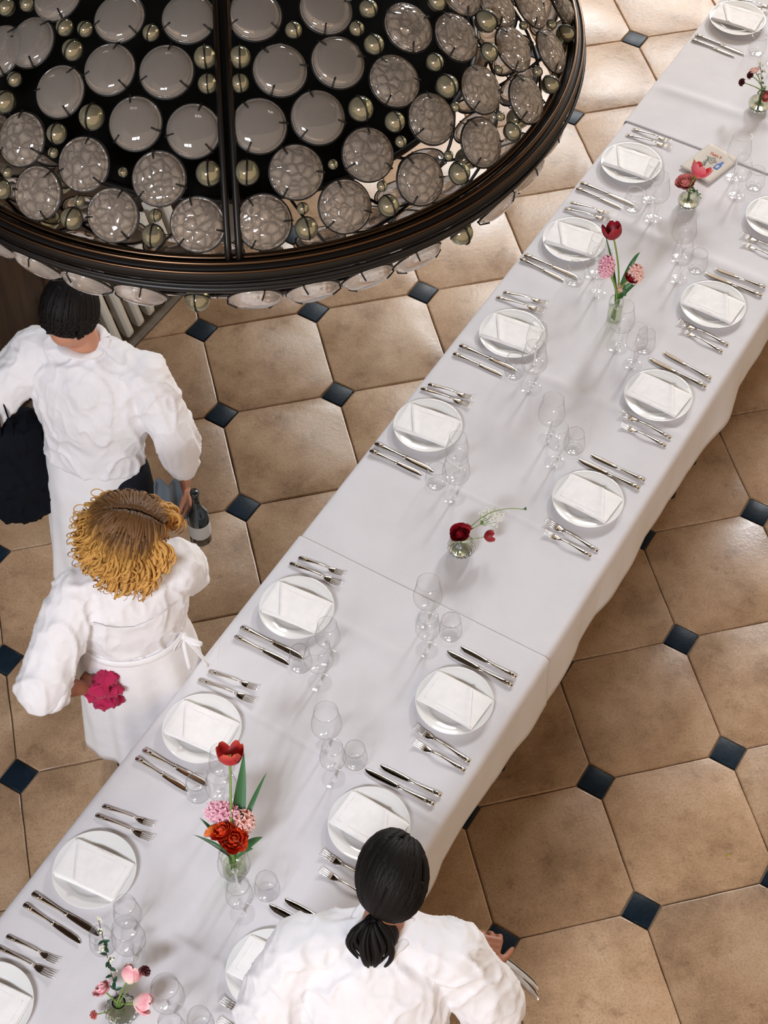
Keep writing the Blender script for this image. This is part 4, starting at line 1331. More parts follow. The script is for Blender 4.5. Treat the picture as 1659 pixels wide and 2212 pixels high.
# E (wide cylinder, red bouquet)
flower('E', 'tulip_red', 'tulip', 'tall flamed red tulip above the pink and scarlet bouquet', tulip, P_TULIPRED, 0.034, r=.0036, open_=.30, rise=.35, face=UP)
flower('E', 'hyacinth', 'hyacinth', 'mauve pink hyacinth left of the salmon one in the red bouquet', lambda o, h_, ax, mt, s: hyacinth(o, h_ - Vector((.025, -.01, .01)), h_ + Vector((.028, -.02, .016)), mt, s), P_PINK, 0.034, r=.003)
flower('E', 'hyacinth2', 'hyacinth', 'salmon pink hyacinth seen from its tip in the red bouquet', lambda o, h_, ax, mt, s: hyacinth(o, h_ - Vector((0, .004, .018)), h_ + Vector((0, -.006, .018)), mt, s, 40), P_SALMON, 0.036, r=.003)
flower('E', 'peony1', 'peony_tulip', 'largest scarlet double tulip, lowest in the red bouquet', double_bloom, P_SCARLET, 0.042, face=CAMV * .8, layers=4, wav=.07)
flower('E', 'peony2', 'peony_tulip', 'middle scarlet double tulip between orange and largest blooms', double_bloom, P_SCARLET, 0.036, face=CAMV * .5, layers=4, wav=.07)
flower('E', 'peony3', 'peony_tulip', 'small orange double tulip at the wall side of the red bouquet', double_bloom, P_ORANGE, 0.026, layers=4, wav=.05)
big_leaf('E', 'leafbig', 'broad upright green leaf beside the tall flamed tulip stem', .022, -.01, twist=.2)
big_leaf('E', 'leafr', 'slim green leaf curling away from the tall flamed tulip', .009, .07)
big_leaf('E', 'leafa', 'pointed green leaf reaching furthest to the wall side, red bouquet', .010, .03)
big_leaf('E', 'leafb', 'green leaf tip below the mauve hyacinth', .012, .03)
big_leaf('E', 'leafc', 'broad folded green leaf on the open-floor side, red bouquet', .014, .04)
big_leaf('E', 'leafd', 'green leaf pointing down beside the largest scarlet bloom', .012, .04)
big_leaf('E', 'leafe', 'small green leaf drooping under the orange double tulip', .009, .04)
# F (bottom, pale tulips)
flower('F', 'tulip_pale1', 'tulip', 'open pale pink tulip facing up beside the white-flowered sprig', double_bloom, P_PALE, 0.030, face=UP, layers=3, wav=.01, r=.0026)
flower('F', 'tulip_pale2', 'tulip', 'pale pink tulip behind the wine-dark scabiosa, bottom vase', tulip, P_PALE, 0.027, r=.0026, open_=.0, face=Vector((.1, .2, .4)))
flower('F', 'tulip_pale3', 'tulip', 'pale pink tulip drooping toward the bottom edge', tulip, P_PALE, 0.028, r=.0026, open_=.0, rise=1.5, face=Vector((.5, -.5, -.1)))
flower('F', 'scabiosa', 'scabiosa', 'wine-dark scabiosa beside the pale pink tulips', scabiosa, P_WINE, 0.017, r=.0016)
o, pts = flower('F', 'scabiosa_g', 'green_seed_head', 'dark green leafy bud hanging at the bottom edge', scabiosa, P_ROSE, 0.013, r=.0018, rise=1.6)
mb = MB()
for k in range(12):
    petal(mb, pts[-2], frame(Vector((-.3, -.3, .6))), 2 * PI * k / 12 + .2, .034, .009, .9, -1.0, .3, 0, 1, 5, 7)
build('bract', mb, M_DARKLEAF, o)
white_spray('F', 'spirea', 'long sprig of small dark leaves with white blossom clusters', 5, .012, leafy=15)


# ================================================================ CHANDELIER
C0 = Vector((0.017, -1.841, 2.9))
RR = 0.785
SL = math.radians(55)
RS = RR / math.sin(SL)
OD = -RS * math.cos(SL)           # dome centre below the ring plane
ch = thing('chandelier', 'huge round bronze chandelier domed with smoky glass lenses', 'chandelier', C0)


def dome(r):
    return math.sqrt(RS * RS - r * r) + OD


def ring(name, prof, m, seg=160):
    mb = MB()
    n = len(prof)
    vs = []
    for i in range(seg):
        a = 2 * PI * i / seg
        for r, z in prof:
            vs.append((r * math.cos(a), r * math.sin(a), z))
    fs = [(i * n + k, ((i + 1) % seg) * n + k, ((i + 1) % seg) * n + (k + 1) % n, i * n + (k + 1) % n) for i in range(seg) for k in range(n)]
    mb.add(vs, fs)
    return build(name, mb, m, ch)


def circ(r0, z0, rad, n=10, sq=1.0):
    return [(r0 + rad * math.cos(2 * PI * k / n), z0 + rad * sq * math.sin(2 * PI * k / n)) for k in range(n)]


ring('main_ring', circ(RR + 0.004, -0.004, 0.021, 14, 1.1), M_IRON)
ring('ring_bead', circ(RR - 0.019, 0.014, 0.0075, 8), M_BRONZE)
ring('ring_bead', circ(RR + 0.006, 0.022, 0.0055, 8), M_BRONZE)
ring('ring_bead', circ(RR + 0.022, 0.012, 0.004, 8), M_BRONZE)
ring('ring_bead', circ(RR + 0.027, -0.018, 0.004, 8), M_IRON)
ring('lower_ring', circ(RR + 0.004, -0.052, 0.0085, 8), M_IRON)
ring('inner_ring', circ(0.56, -0.02, 0.008, 8), M_IRON)
mb = MB()
mb.lathe([(0.001, 0.06), (0.3, 0.055), (0.5, 0.03), (0.552, -0.01), (0.552, -0.03), (0.001, -0.03)], 96)
build('inner_pan', mb, M_PAN, ch)
RIB0 = math.radians(-99.9)
for k in range(4):
    a = RIB0 + k * PI / 2
    for off, rad_, m_ in ((-0.012, 0.0075, M_IRON), (0.010, 0.0075, M_IRON)):
        mb = MB()
        pts = []
        for i in range(24):
            r = RR * (1 - i / 23 * 0.97)
            pts.append((r * math.cos(a) - off * math.sin(a), r * math.sin(a) + off * math.cos(a), dome(r) + 0.004))
        mb.tube(pts, [(rad_, 0.014)] * 24, 8)
        rb_ = build('rib', mb, m_, ch)
        mb = MB()
        mb.tube([(p[0], p[1], p[2] + .0135) for p in pts], 0.0028, 6)
        build('rib_edge', mb, M_BRONZE, rb_)
mb = MB()
mb.lathe([(0.012, dome(0) - 0.02), (0.05, dome(0) - 0.01), (0.06, dome(0) + 0.02), (0.03, dome(0) + 0.05), (0.012, dome(0) + 0.07), (0.012, 3.9)], 24)
build('suspension_rod', mb, M_IRON, ch)

# lens: pressed biconvex disc with a stepped rim
RL = 0.056
lp = []
for k in range(11):
    q = k / 10
    lp.append((max(0.0004, RL * 0.93 * math.sin(q * PI / 2)), 0.0185 * math.cos(q * PI / 2) + 0.003))
lp += [(RL * 0.955, 0.0032), (RL * 0.965, 0.0042), (RL, 0.0022), (RL, -0.0022), (RL * 0.965, -0.004)]
lp += [(max(0.0004, RL * 0.93 * math.cos(k / 8 * PI / 2)), -0.003 - 0.010 * math.sin(k / 8 * PI / 2)) for k in range(9)]
mb = MB()
mb.lathe(lp, 44)
LENS = mb.mesh('lens', M_LENS)
LENSREFR = mb.mesh('lens', M_LENSREFR)
LENSC = mb.mesh('lens', M_LENSCLEAR)
# wire frame round the lens with three claws over its face
mb = MB()
mb.tube([(math.cos(2 * PI * k / 36) * (RL + .0012), math.sin(2 * PI * k / 36) * (RL + .0012), -0.002) for k in range(37)], 0.0022, 5, cap=False)
for k in range(3):
    a = PI / 2 + 2 * PI * k / 3 + 0.15
    pts = [(q * RL * math.cos(a), q * RL * math.sin(a), z) for q, z in ((1.06, -.004), (1.06, .006), (0.98, .0082), (0.86, .0122), (0.72, .0165))]
    mb.tube(pts, 0.0018, 5)
CLAW = mb.mesh('wire_frame', M_WIRE)
mb = MB()
mb.ball((0, 0, 0), 1.0, 20, 14)
BEADM = mb.mesh('glass_bead', M_BEAD)
mb = MB()
mb.tube([(0, math.cos(a) * 1.06, math.sin(a) * 1.06) for a in [PI * k / 14 - .05 for k in range(15)]], 0.075, 5)
mb.tube([(math.cos(2 * PI * k / 20) * 1.02, math.sin(2 * PI * k / 20) * 1.02, -.1) for k in range(21)], 0.06, 5, cap=False)
BWIRE = mb.mesh('wire_band', M_WIRE)


def orient(nrm, spin):
    q = Vector(nrm).to_track_quat('Z', 'Y')
    return (q.to_matrix().to_4x4() @ Matrix.Rotation(spin, 4, 'Z')).to_euler()


def put_lens(p, nrm, rad, lens_kind):
    o = link('lens', (LENS, LENSREFR, LENSC)[int(lens_kind)], ch, p, orient(nrm, random.uniform(-.5, .5)))
    o.scale = (rad / RL,) * 3
    link('wire_frame', CLAW, o)
    return o


def put_bead(p, nrm, rad):
    o = link('glass_bead', BEADM, ch, p, orient(nrm, random.uniform(-.15, .15)))
    o.scale = (rad,) * 3
    link('wire_band', BWIRE, o)


placed = []
for x, y, z, r in BG:
    p = Vector((x, y, z))
    rh = math.hypot(x, y)
    n_ = (p - Vector((0, 0, OD))).normalized()
    rad = r * 0.955
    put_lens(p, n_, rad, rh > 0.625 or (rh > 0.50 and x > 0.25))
    placed.append((p, rad))
for x, y, z, r in SM:
    p = Vector((x, y, z))
    n_ = (p - Vector((0, 0, OD))).normalized()
    put_bead(p + n_ * .002, n_, r * 0.97)
    placed.append((p, r))
# rest of the dome, outside the photograph's frame: a denser honeycomb of the same pieces
tot = 0
for i in range(520):
    q = (i + .5) / 520
    r = RR * 0.93 * math.sqrt(q)
    a = i * 2.39996
    p = Vector((r * math.cos(a), r * math.sin(a), dome(r)))
    vx, vy = view_px(C0 + p)
    if vy > -75 and -80 < vx: continue
    if r < .1: continue
    for rad in (0.055, 0.021, 0.012):
        if all((p - pp).length > rad + rr_ + .003 for pp, rr_ in placed):
            n_ = (p - Vector((0, 0, OD))).normalized()
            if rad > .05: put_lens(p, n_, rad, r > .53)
            else: put_bead(p, n_, rad)
            placed.append((p, rad))
            tot += 1
            break
# shallow bowl of lenses under the ring
for row, (r, z, n_c) in enumerate(((0.768, -0.103, 40), (0.672, -0.168, 36), (0.575, -0.222, 31), (0.47, -0.262, 25))):
    for k in range(n_c):
        a = 2 * PI * (k + 0.5 * (row % 2)) / n_c + 0.03
        nrm = Vector((math.cos(a) * (0.86, 0.62, .46, .3)[row], math.sin(a) * (0.86, 0.62, .46, .3)[row], -(0.5, 0.78, .88, .95)[row]))
        sm2 = (k % 5 == 3)
        p = Vector((r * math.cos(a), r * math.sin(a), z))
        if sm2: put_bead(p, nrm, 0.026)
        else: put_lens(p, nrm, 0.056, 2)
for r, z in ((0.72, -0.14), (0.623, -0.198), (0.52, -0.245)):
    ring('basket_ring', circ(r, z, 0.004, 6), M_IRON, 96)
for k in range(16):
    a = 2 * PI * k / 16 + RIB0
    mb = MB()
    mb.tube([(r * math.cos(a), r * math.sin(a), z) for r, z in ((RR, -.05), (.755, -.09), (.70, -.145), (.595, -.218), (.48, -.265), (.2, -.29))], 0.004, 6)
    build('basket_rib', mb, M_IRON, ch)


# ================================================================ PEOPLE
def organic(name, mb, m, parent, voxel=0.006, smooth=4, fn=None):
    """closed overlapping forms fused into one continuous skin"""
    tmp = bpy.data.objects.new('tmp', mb.mesh('tmp', m))
    COL.objects.link(tmp)
    r = tmp.modifiers.new('r', 'REMESH')
    r.mode = 'VOXEL'
    r.voxel_size = voxel
    s = tmp.modifiers.new('s', 'SMOOTH')
    s.factor, s.iterations = 0.5, smooth
    dg = bpy.context.evaluated_depsgraph_get()
    me = bpy.data.meshes.new_from_object(tmp.evaluated_get(dg))
    bpy.data.objects.remove(tmp)
    me.name = name
    me.materials.clear()
    me.materials.append(m)
    if fn:
        n = len(me.vertices)
        co = np.empty(n * 3); me.vertices.foreach_get('co', co)
        no = np.empty(n * 3); me.vertices.foreach_get('normal', no)
        co, no = co.reshape(-1, 3), no.reshape(-1, 3)
        d = np.array([fn(Vector(c)) for c in co])
        co += no * d[:, None]
        me.vertices.foreach_set('co', co.ravel())
    me.polygons.foreach_set('use_smooth', [True] * len(me.polygons))
    me.update()
    return link(name, me, parent)


def V(*a): return Vector(a)


def limb(mb, pts, rad, n=14):
    """chain of joints, each segment interpolated so the taper is smooth"""
    P, R_ = [], []
    for i in range(len(pts) - 1):
        for k in range(4):
            P.append(pts[i].lerp(pts[i + 1], k / 4)); R_.append(rad[i] + (rad[i + 1] - rad[i]) * k / 4)
    P.append(pts[-1]); R_.append(rad[-1])
    mb.tube(P, R_, n)
    for p, r in zip(pts, rad):
        mb.ball(p, r, n, 9)


def hand(mb, wrist, dirn, palm_n, curl=0.5, side=1, spread=0.16):
    """palm with four unequal bent fingers and a thumb from its side"""
    d = dirn.normalized()
    n = (palm_n - d * palm_n.dot(d)).normalized()
    s = d.cross(n) * side
    for q in (0.0, .25, .5, .75, 1):
        c = wrist + d * (0.012 + 0.070 * q)
        mb.tube([c - s * (0.022 + .016 * q), c + s * (0.022 + .016 * q)], [(.013, .013)] * 2, 8)
    for i, (L, r) in enumerate(((.070, .0082), (.079, .0086), (.074, .0083), (.058, .0074))):
        off = (i - 1.5) * 0.0215
        p = wrist + d * 0.080 + s * off
        dd = (d + s * ((i - 1.5) * spread)).normalized()
        pts = [p]
        for j, fr in enumerate((.45, .31, .24)):
            dd = (dd * math.cos(curl * (.6 + .3 * j)) + n * math.sin(curl * (.6 + .3 * j))).normalized()
            p = p + dd * L * fr
            pts.append(p)
        limb(mb, pts, [r, r * .96, r * .88, r * .74], 8)
    p = wrist + d * 0.022 - s * 0.030
    dd = (d * .75 - s * .75 + n * .25).normalized()
    pts = [p, p + dd * .034]
    dd = (dd + n * curl * .5 + d * .3).normalized()
    pts += [pts[-1] + dd * .030, pts[-1] + dd * .054]
    limb(mb, pts, [.0125, .0108, .0096, .0075], 8)


def rotf(face, up=Vector((0, 0, 1))):
    """matrix whose +Y is where the face looks"""
    y = face.normalized()
    x = y.cross(up).normalized()
    z = x.cross(y)
    return Matrix((x, y, z)).transposed()


def person_body(root, J, skin, fwd, face, female=True, hands=True, voxel=0.0055):
    mb = MB()
    M3 = rotf(face)
    H = J['head']
    mb.ball(H + M3 @ V(0, -.008, .012), (.073, .090, .098), 24, 18, M3)
    mb.ball(H + M3 @ V(0, .018, -.045), (.055, .062, .066), 20, 14, M3)
    mb.ball(H + M3 @ V(0, .052, -.086), (.024, .022, .018), 12, 8, M3)         # chin
    mb.tube([H + M3 @ V(0, .084, .004), H + M3 @ V(0, .096, -.020), H + M3 @ V(0, .104, -.034)], [.008, .011, .014], 8)   # nose
    for s in (-1, 1):
        mb.ball(H + M3 @ V(s * .014, .092, -.036), (.008, .010, .007), 8, 6, M3)
        mb.ball(H + M3 @ V(s * .074, -.010, -.012), (.009, .018, .030), 10, 8, M3)      # ears
        mb.ball(H + M3 @ V(s * .034, .070, -.032), (.022, .016, .020), 10, 8, M3)      # cheeks
        mb.ball(H + M3 @ V(s * .030, .076, .022), (.024, .012, .009), 10, 6, M3)       # brow
    mb.tube([H + M3 @ V(-.020, .086, -.064), H + M3 @ V(0, .094, -.062), H + M3 @ V(.020, .086, -.064)], [.005, .0075, .005], 8)
    limb(mb, [J['neck'] - V(0, 0, .03), J['neck'] + (H - J['neck']) * .35, H + M3 @ V(0, -.025, -.06)], [.060, .050, .050])
    # trunk
    P, R_ = [], []
    sc = 0.93 if female else 1.05
    for p, a, b in J['trunk']:
        P.append(p); R_.append((a * sc, b * sc))
    PP, RR_ = [], []
    for i in range(len(P) - 1):
        for k in range(4):
            q = k / 4
            PP.append(P[i].lerp(P[i + 1], q)); RR_.append((R_[i][0] * (1 - q) + R_[i + 1][0] * q, R_[i][1] * (1 - q) + R_[i + 1][1] * q))
    PP.append(P[-1]); RR_.append(R_[-1])
    mb.tube(PP, RR_, 24, up=fwd)
    for s in ('L', 'R'):
        sh, el, wr = J[s + 'sh'], J[s + 'el'], J[s + 'wr']
        limb(mb, [J['neck'] - V(0, 0, .055), sh - V(0, 0, .012)], [.048, .040])
        limb(mb, [sh, sh.lerp(el, .5), el, el.lerp(wr, .35), wr], [.050, .043, .036, .037, .024])
        hd = J[s + 'hd']
        hand(mb, wr, hd - wr, J.get(s + 'pn', V(0, 0, -1)), J.get(s + 'curl', .5), 1 if s == 'R' else -1)
        hp, kn, an = J[s + 'hp'], J[s + 'kn'], J[s + 'an']
        limb(mb, [hp, hp.lerp(kn, .5), kn, kn.lerp(an, .35), an], [.085, .070, .052, .050, .034])
        mb.tube([an + V(0, 0, -.02), an + V(0, 0, -.045) + J['ffwd'] * .06, an + V(0, 0, -.055) + J['ffwd'] * .15], [(.034, .036), (.038, .028), (.036, .018)], 12)
    o = organic('body', mb, skin, root, voxel, 3)
    for s in (-1, 1):
        e = MB()
        e.ball(H + M3 @ V(s * .031, .078, .003), .0125, 12, 8)
        build('eye', e, M_EYE, root)
    e = MB()
    e.tube([H + M3 @ V(-.022, .088, -.066), H + M3 @ V(0, .099, -.064), H + M3 @ V(.022, .088, -.066)], [(.002, .004), (.004, .007), (.002, .004)], 8)
    build('mouth', e, M_LIP, root)
    for s in ('L', 'R'):
        an = J[s + 'an']
        e = MB()
        e.tube([an + V(0, 0, -.035) - J['ffwd'] * .035, an + V(0, 0, -.045) + J['ffwd'] * .03, an + V(0, 0, -.052) + J['ffwd'] * .12, an + V(0, 0, -.06) + J['ffwd'] * .19],
               [(.036, .040), (.043, .042), (.047, .032), (.030, .018)], 14)
        build('shoe', e, M_SHOE, root)
    return M3


def wrinkles(amp, seed, sc3=(10, 10, 6)):
    def f(c):
        q = V(c.x * sc3[0] + seed, c.y * sc3[1], c.z * sc3[2])
        w = noise.noise(q + noise.noise_vector(q * .7) * 1.1)
        r = 1 - abs(w) * 3.2
        w2 = 1 - 3.0 * abs(noise.noise(q * 2.3 + V(3, 1, seed)))
        w2 = max(0, w2) ** 2
        return amp * (max(0, r) ** 2 * 1.25 - 0.35) + amp * .45 * w2
    return f


def shirt(root, J, fwd, m, seed, trunk, cuff=0.62, rad=(.078, .076, .070, .066), amp=.008, loose=1.0):
    mb = MB()
    PP, RR_ = [], []
    for i in range(len(trunk) - 1):
        for k in range(4):
            q = k / 4
            PP.append(trunk[i][0].lerp(trunk[i + 1][0], q))
            RR_.append((trunk[i][1] * (1 - q) + trunk[i + 1][1] * q, trunk[i][2] * (1 - q) + trunk[i + 1][2] * q))
    PP.append(trunk[-1][0]); RR_.append(trunk[-1][1:])
    mb.tube(PP, RR_, 28, up=fwd)
    for s in ('L', 'R'):
        sh, el, wr = J[s + 'sh'], J[s + 'el'], J[s + 'wr']
        limb(mb, [J['neck'] - V(0, 0, .052), (J['neck'] - V(0, 0, .05)).lerp(sh, .5) + V(0, 0, .006), sh], [.070 * loose, .072 * loose, .074 * loose])
        c = el.lerp(wr, cuff)
        limb(mb, [sh, sh.lerp(el, .55), el, el.lerp(c, .75), c], [rad[0], rad[1], rad[2], rad[3], rad[3] * .86])
    o = organic('shirt', mb, m, root, .007, 5, wrinkles(amp, seed))
    # collar band
    cb = MB()
    nk = J['neck'] + V(0, 0, .012)
    cb.tube([nk + Matrix.Rotation(2 * PI * k / 28, 3, 'Z') @ V(.066, 0, 0) + V(0, 0, .006 * math.sin(4 * PI * k / 28)) for k in range(29)], [(.017, .005)] * 29, 8, cap=False, up=(0, 0, 1))
    build('collar', cb, m, o)
    return o


def skirt(root, name, m, secs, fwd, seed, pleat=0.012, thick=0.003):
    """sections (centre, half width, half depth) from the waist down to the hem"""
    f = V(*fwd).normalized()
    sd = f.cross(V(0, 0, 1))
    n = len(secs)

    def fn(u, v):
        a = 2 * PI * u
        q = v * (n - 1)
        i = min(n - 2, int(q)); w = q - i
        c = secs[i][0].lerp(secs[i + 1][0], w)
        rx = secs[i][1] * (1 - w) + secs[i + 1][1] * w
        ry = secs[i][2] * (1 - w) + secs[i + 1][2] * w
        pl = 1 + (pleat / rx) * v * (math.sin(7 * a + seed + 2 * v) + .6 * math.sin(12 * a + seed * 2 - 1.5 * v)) + .02 * noise.noise(V(math.cos(a) * 3 + seed, math.sin(a) * 3, v * 5))
        return c + sd * (rx * pl * math.cos(a)) + f * (ry * pl * math.sin(a))
    mb = MB()
    mb.grid(fn, 96, 34, close_u=True)
    o = build(name, mb, m, root)
    s_ = o.modifiers.new('thickness', 'SOLIDIFY')
    s_.thickness = thick
    return o


def lock(mb, pts, r, n=5):
    m_ = len(pts)
    mb.tube(pts, [(r * (.5 + .9 * math.sin(PI * min(1, .15 + k / (m_ - 1) * .9)) if k < m_ - 1 else .15),
                   r * (.35 + .5 * math.sin(PI * min(1, .15 + k / (m_ - 1) * .9)) if k < m_ - 1 else .1)) for k in range(m_)], n, tone=lambda t: t)


# ---- the blonde woman at the wall side of the table
fw = V(-.05, 1, 0).normalized()
W = thing('person', 'person with curly golden hair and glasses, white shirt and long white apron, hand behind back', 'person')
J = dict(head=V(-.437, -2.140, 1.462), neck=V(-.470, -2.135, 1.335), ffwd=fw,
         trunk=[(V(-.50, -2.11, .80), .15, .105), (V(-.50, -2.11, .90), .165, .115), (V(-.487, -2.135, 1.02), .125, .09), (V(-.485, -2.14, 1.16), .145, .10), (V(-.48, -2.14, 1.27), .15, .085), (V(-.473, -2.137, 1.31), .09, .06)],
         Lsh=V(-.625, -2.165, 1.262), Lel=V(-.785, -2.295, 1.005), Lwr=V(-.675, -2.262, .905), Lhd=V(-.60, -2.235, .885), Lpn=V(.3, 0, -1), Lcurl=.75,
         Rsh=V(-.335, -2.135, 1.27), Rel=V(-.300, -1.985, 1.03), Rwr=V(-.40, -1.90, .985), Rhd=V(-.47, -1.87, .98), Rcurl=.5,
         Lhp=V(-.585, -2.11, .84), Lkn=V(-.59, -2.06, .46), Lan=V(-.59, -2.10, .085), Rhp=V(-.415, -2.11, .84), Rkn=V(-.40, -2.07, .46), Ran=V(-.40, -2.12, .085))
M3 = person_body(W, J, M_SKIN2, fw, V(.93, -.30, -.32))
sh_o = shirt(W, J, fw, M_SHIRT, 2.0,
             [(V(-.495, -2.125, .93), .165, .125), (V(-.487, -2.13, 1.0), .165, .125), (V(-.485, -2.14, 1.12), .185, .135), (V(-.482, -2.145, 1.22), .185, .125), (V(-.476, -2.14, 1.30), .15, .095), (V(-.472, -2.137, 1.33), .08, .065)],
             .22, (.078, .080, .082, .074), .0075)
cf = MB()
c0, c1 = J['Lel'].lerp(J['Lwr'], .12), J['Lel'].lerp(J['Lwr'], .32)
cf.tube([c0, c0.lerp(c1, .15), c1, c1 + (c1 - c0) * .05], [.070, .079, .076, .060], 24)
build('rolled_cuff', cf, M_SHIRT, sh_o)
# back yoke seam
sm2 = MB()
sm2.tube([V(-.60, -2.262, 1.235), V(-.54, -2.277, 1.215), V(-.48, -2.282, 1.205), V(-.42, -2.274, 1.215), V(-.36, -2.25, 1.235)], .0022, 6)
build('yoke_seam', sm2, M_SHIRT, sh_o)
ap = skirt(W, 'apron', M_APRON, [(V(-.488, -2.132, 1.0), .160, .125), (V(-.492, -2.125, .93), .178, .138), (V(-.495, -2.115, .80), .195, .152), (V(-.498, -2.105, .60), .202, .160), (V(-.50, -2.10, .34), .215, .170)], fw, 1.3)
bd = MB()
bd.tube([V(-.488, -2.132, .985) + V(.166 * math.cos(2 * PI * k / 40), .131 * math.sin(2 * PI * k / 40), .006 * math.sin(2 * PI * k / 40 + 1)) for k in range(41)], [(.006, .018)] * 41, 8, cap=False)
build('waistband', bd, M_APRON, ap)
kn = MB()
k0 = V(-.345, -2.20, .985)
kn.ball(k0, (.016, .014, .014), 12, 8)
for sgn in (-1, 1):
    kn.tube(bez(k0, k0 + V(.03 * sgn, -.035, .02), k0 + V(.045 * sgn + .01, -.03, -.02), 8) + bez(k0 + V(.045 * sgn + .01, -.03, -.02), k0 + V(.02 * sgn, -.02, -.03), k0, 6)[1:], [(.007, .0018)] * 15, 6)
    kn.tube(bez(k0, k0 + V(.02 + .02 * sgn, -.03, -.05), k0 + V(.035 + .03 * sgn, -.03, -.15), 10), [(.007, .0018)] * 11, 6)
build('apron_tie', kn, M_APRON, ap)
tr = MB()
for s in ('L', 'R'):
    limb(tr, [J[s + 'hp'], J[s + 'kn'], J[s + 'an'] + V(0, 0, .01)], [.10, .072, .055])
organic('trousers', tr, M_TROUSER, W, .009, 4)
# glasses
gl = MB()
for s in (-1, 1):
    c = J['head'] + M3 @ V(s * .031, .101, .000)
    gl.tube([c + M3 @ V(.024 * math.cos(2 * PI * k / 24), 0, .022 * math.sin(2 * PI * k / 24)) for k in range(25)], .0013, 6, cap=False)
    gl.tube([J['head'] + M3 @ V(s * .056, .098, .006), J['head'] + M3 @ V(s * .082, .03, .006), J['head'] + M3 @ V(s * .082, -.02, .002)], .0012, 6)
gl.tube([J['head'] + M3 @ V(-.008, .103, .004), J['head'] + M3 @ V(.008, .103, .004)], .0012, 6)
build('glasses', gl, M_GOLD, W)
# curly bob: every lock runs from the crown over the skull and hangs in waves
rh = random.Random(5)
mb = MB()
Hc = J['head'] + M3 @ V(0, -.010, .014)
mb.ball(Hc, (.084, .098, .108), 28, 20, M3)
scalp = MB()
hair_root = None


def hair_lock(mb, az, th0, th1, hang, rr, amp, freq, ph, Hc, M3, ex=(.088, .103, .112), drop=(0, 0, -1), flare=.02, psi=None):
    """az: angle round the skull (90 deg = face). psi: where along the part line the lock is rooted"""
    pts = []
    N1, N2 = 10, 22
    d1 = V(math.sin(th1) * math.cos(az), math.sin(th1) * math.sin(az), math.cos(th1))
    d0 = V(math.sin(th0) * math.cos(az), math.sin(th0) * math.sin(az), math.cos(th0)) if psi is None else V(.10 + .05 * math.copysign(1, d1.x), math.sin(psi), math.cos(psi)).normalized()
    for k in range(N1):
        d = d0.lerp(d1, k / (N1 - 1)).normalized()
        w = 1.02 + amp * .22 * math.sin(freq * k * .30 + ph) * k / N1
        pts.append(Hc + M3 @ (V(d.x * ex[0], d.y * ex[1], d.z * ex[2]) * w))
    dl = (pts[-1] - Hc); dl.z = 0
    dl = dl.normalized() if dl.length > 0 else V(1, 0, 0)
    sdv = dl.cross(V(0, 0, 1))
    base = pts[-1]
    for k in range(1, N2 + 1):
        q = k / N2
        e = min(1, q * 3)
        p = base + V(*drop) * hang * q + dl * (flare * math.sin(q * PI * .8)) + sdv * (e * amp * .075 * math.sin(freq * q * 3.2 + ph)) + dl * (e * amp * .065 * math.cos(freq * q * 3.2 + ph))
        pts.append(p)
    lock(mb, pts, rr)


for i in range(1250):
    az = rh.uniform(0, 2 * PI)
    df = abs((az - PI / 2 + PI) % (2 * PI) - PI)
    if df < 0.55: continue
    th1 = 1.5 if df > .9 else 1.15
    hang = rh.uniform(.06, .15) if df > .9 else rh.uniform(.05, .09)
    psi = max(-1.0, min(.75, (PI * .5 - df) * .55 + rh.uniform(-.22, .22)))
    hair_lock(mb, az, 0, th1 + rh.uniform(-.25, .2), hang, rh.uniform(.0026, .0060), rh.uniform(.06, .20), rh.uniform(1.5, 2.7), rh.choice((0, 1.5, 3, 4.5)) + rh.uniform(-.5, .5), Hc, M3,
              ex=(.090 + rh.uniform(0, .026), .104 + rh.uniform(0, .020), .110 + rh.uniform(0, .012)), flare=rh.uniform(.008, .04), psi=psi)
for i in range(160):
    az = rh.uniform(0, 2 * PI)
    df = abs((az - PI / 2 + PI) % (2 * PI) - PI)
    if df < 0.9: continue
    hair_lock(mb, az, rh.uniform(.7, 1.1), 1.5 + rh.uniform(-.2, .2), rh.uniform(.04, .15), rh.uniform(.0014, .0024), rh.uniform(.18, .30), rh.uniform(2.4, 3.6), rh.uniform(0, 6.28), Hc, M3,
              ex=(.116, .124, .122), flare=rh.uniform(.02, .045))
build('curly_hair', mb, M_BLOND, W)
# the raspberry cloth in her hand
pc = thing('crumpled_cloth', 'crumpled raspberry pink cloth in the blonde woman\'s hand', 'cloth', (-.612, -2.262, .86))
mb = MB()
for k in range(9):
    a = k * 2.4
    mb.ball(V(.024 * math.cos(a), .020 * math.sin(a), -.062 + .0155 * k), (.029 + .006 * (k % 3), .026, .020), 12, 8)
organic('cloth_folds', mb, M_PINKCLOTH, pc, .0035, 3, wrinkles(.008, 4.0, (24, 24, 18)))

place_root(W, V(-.50, -2.10, 0))
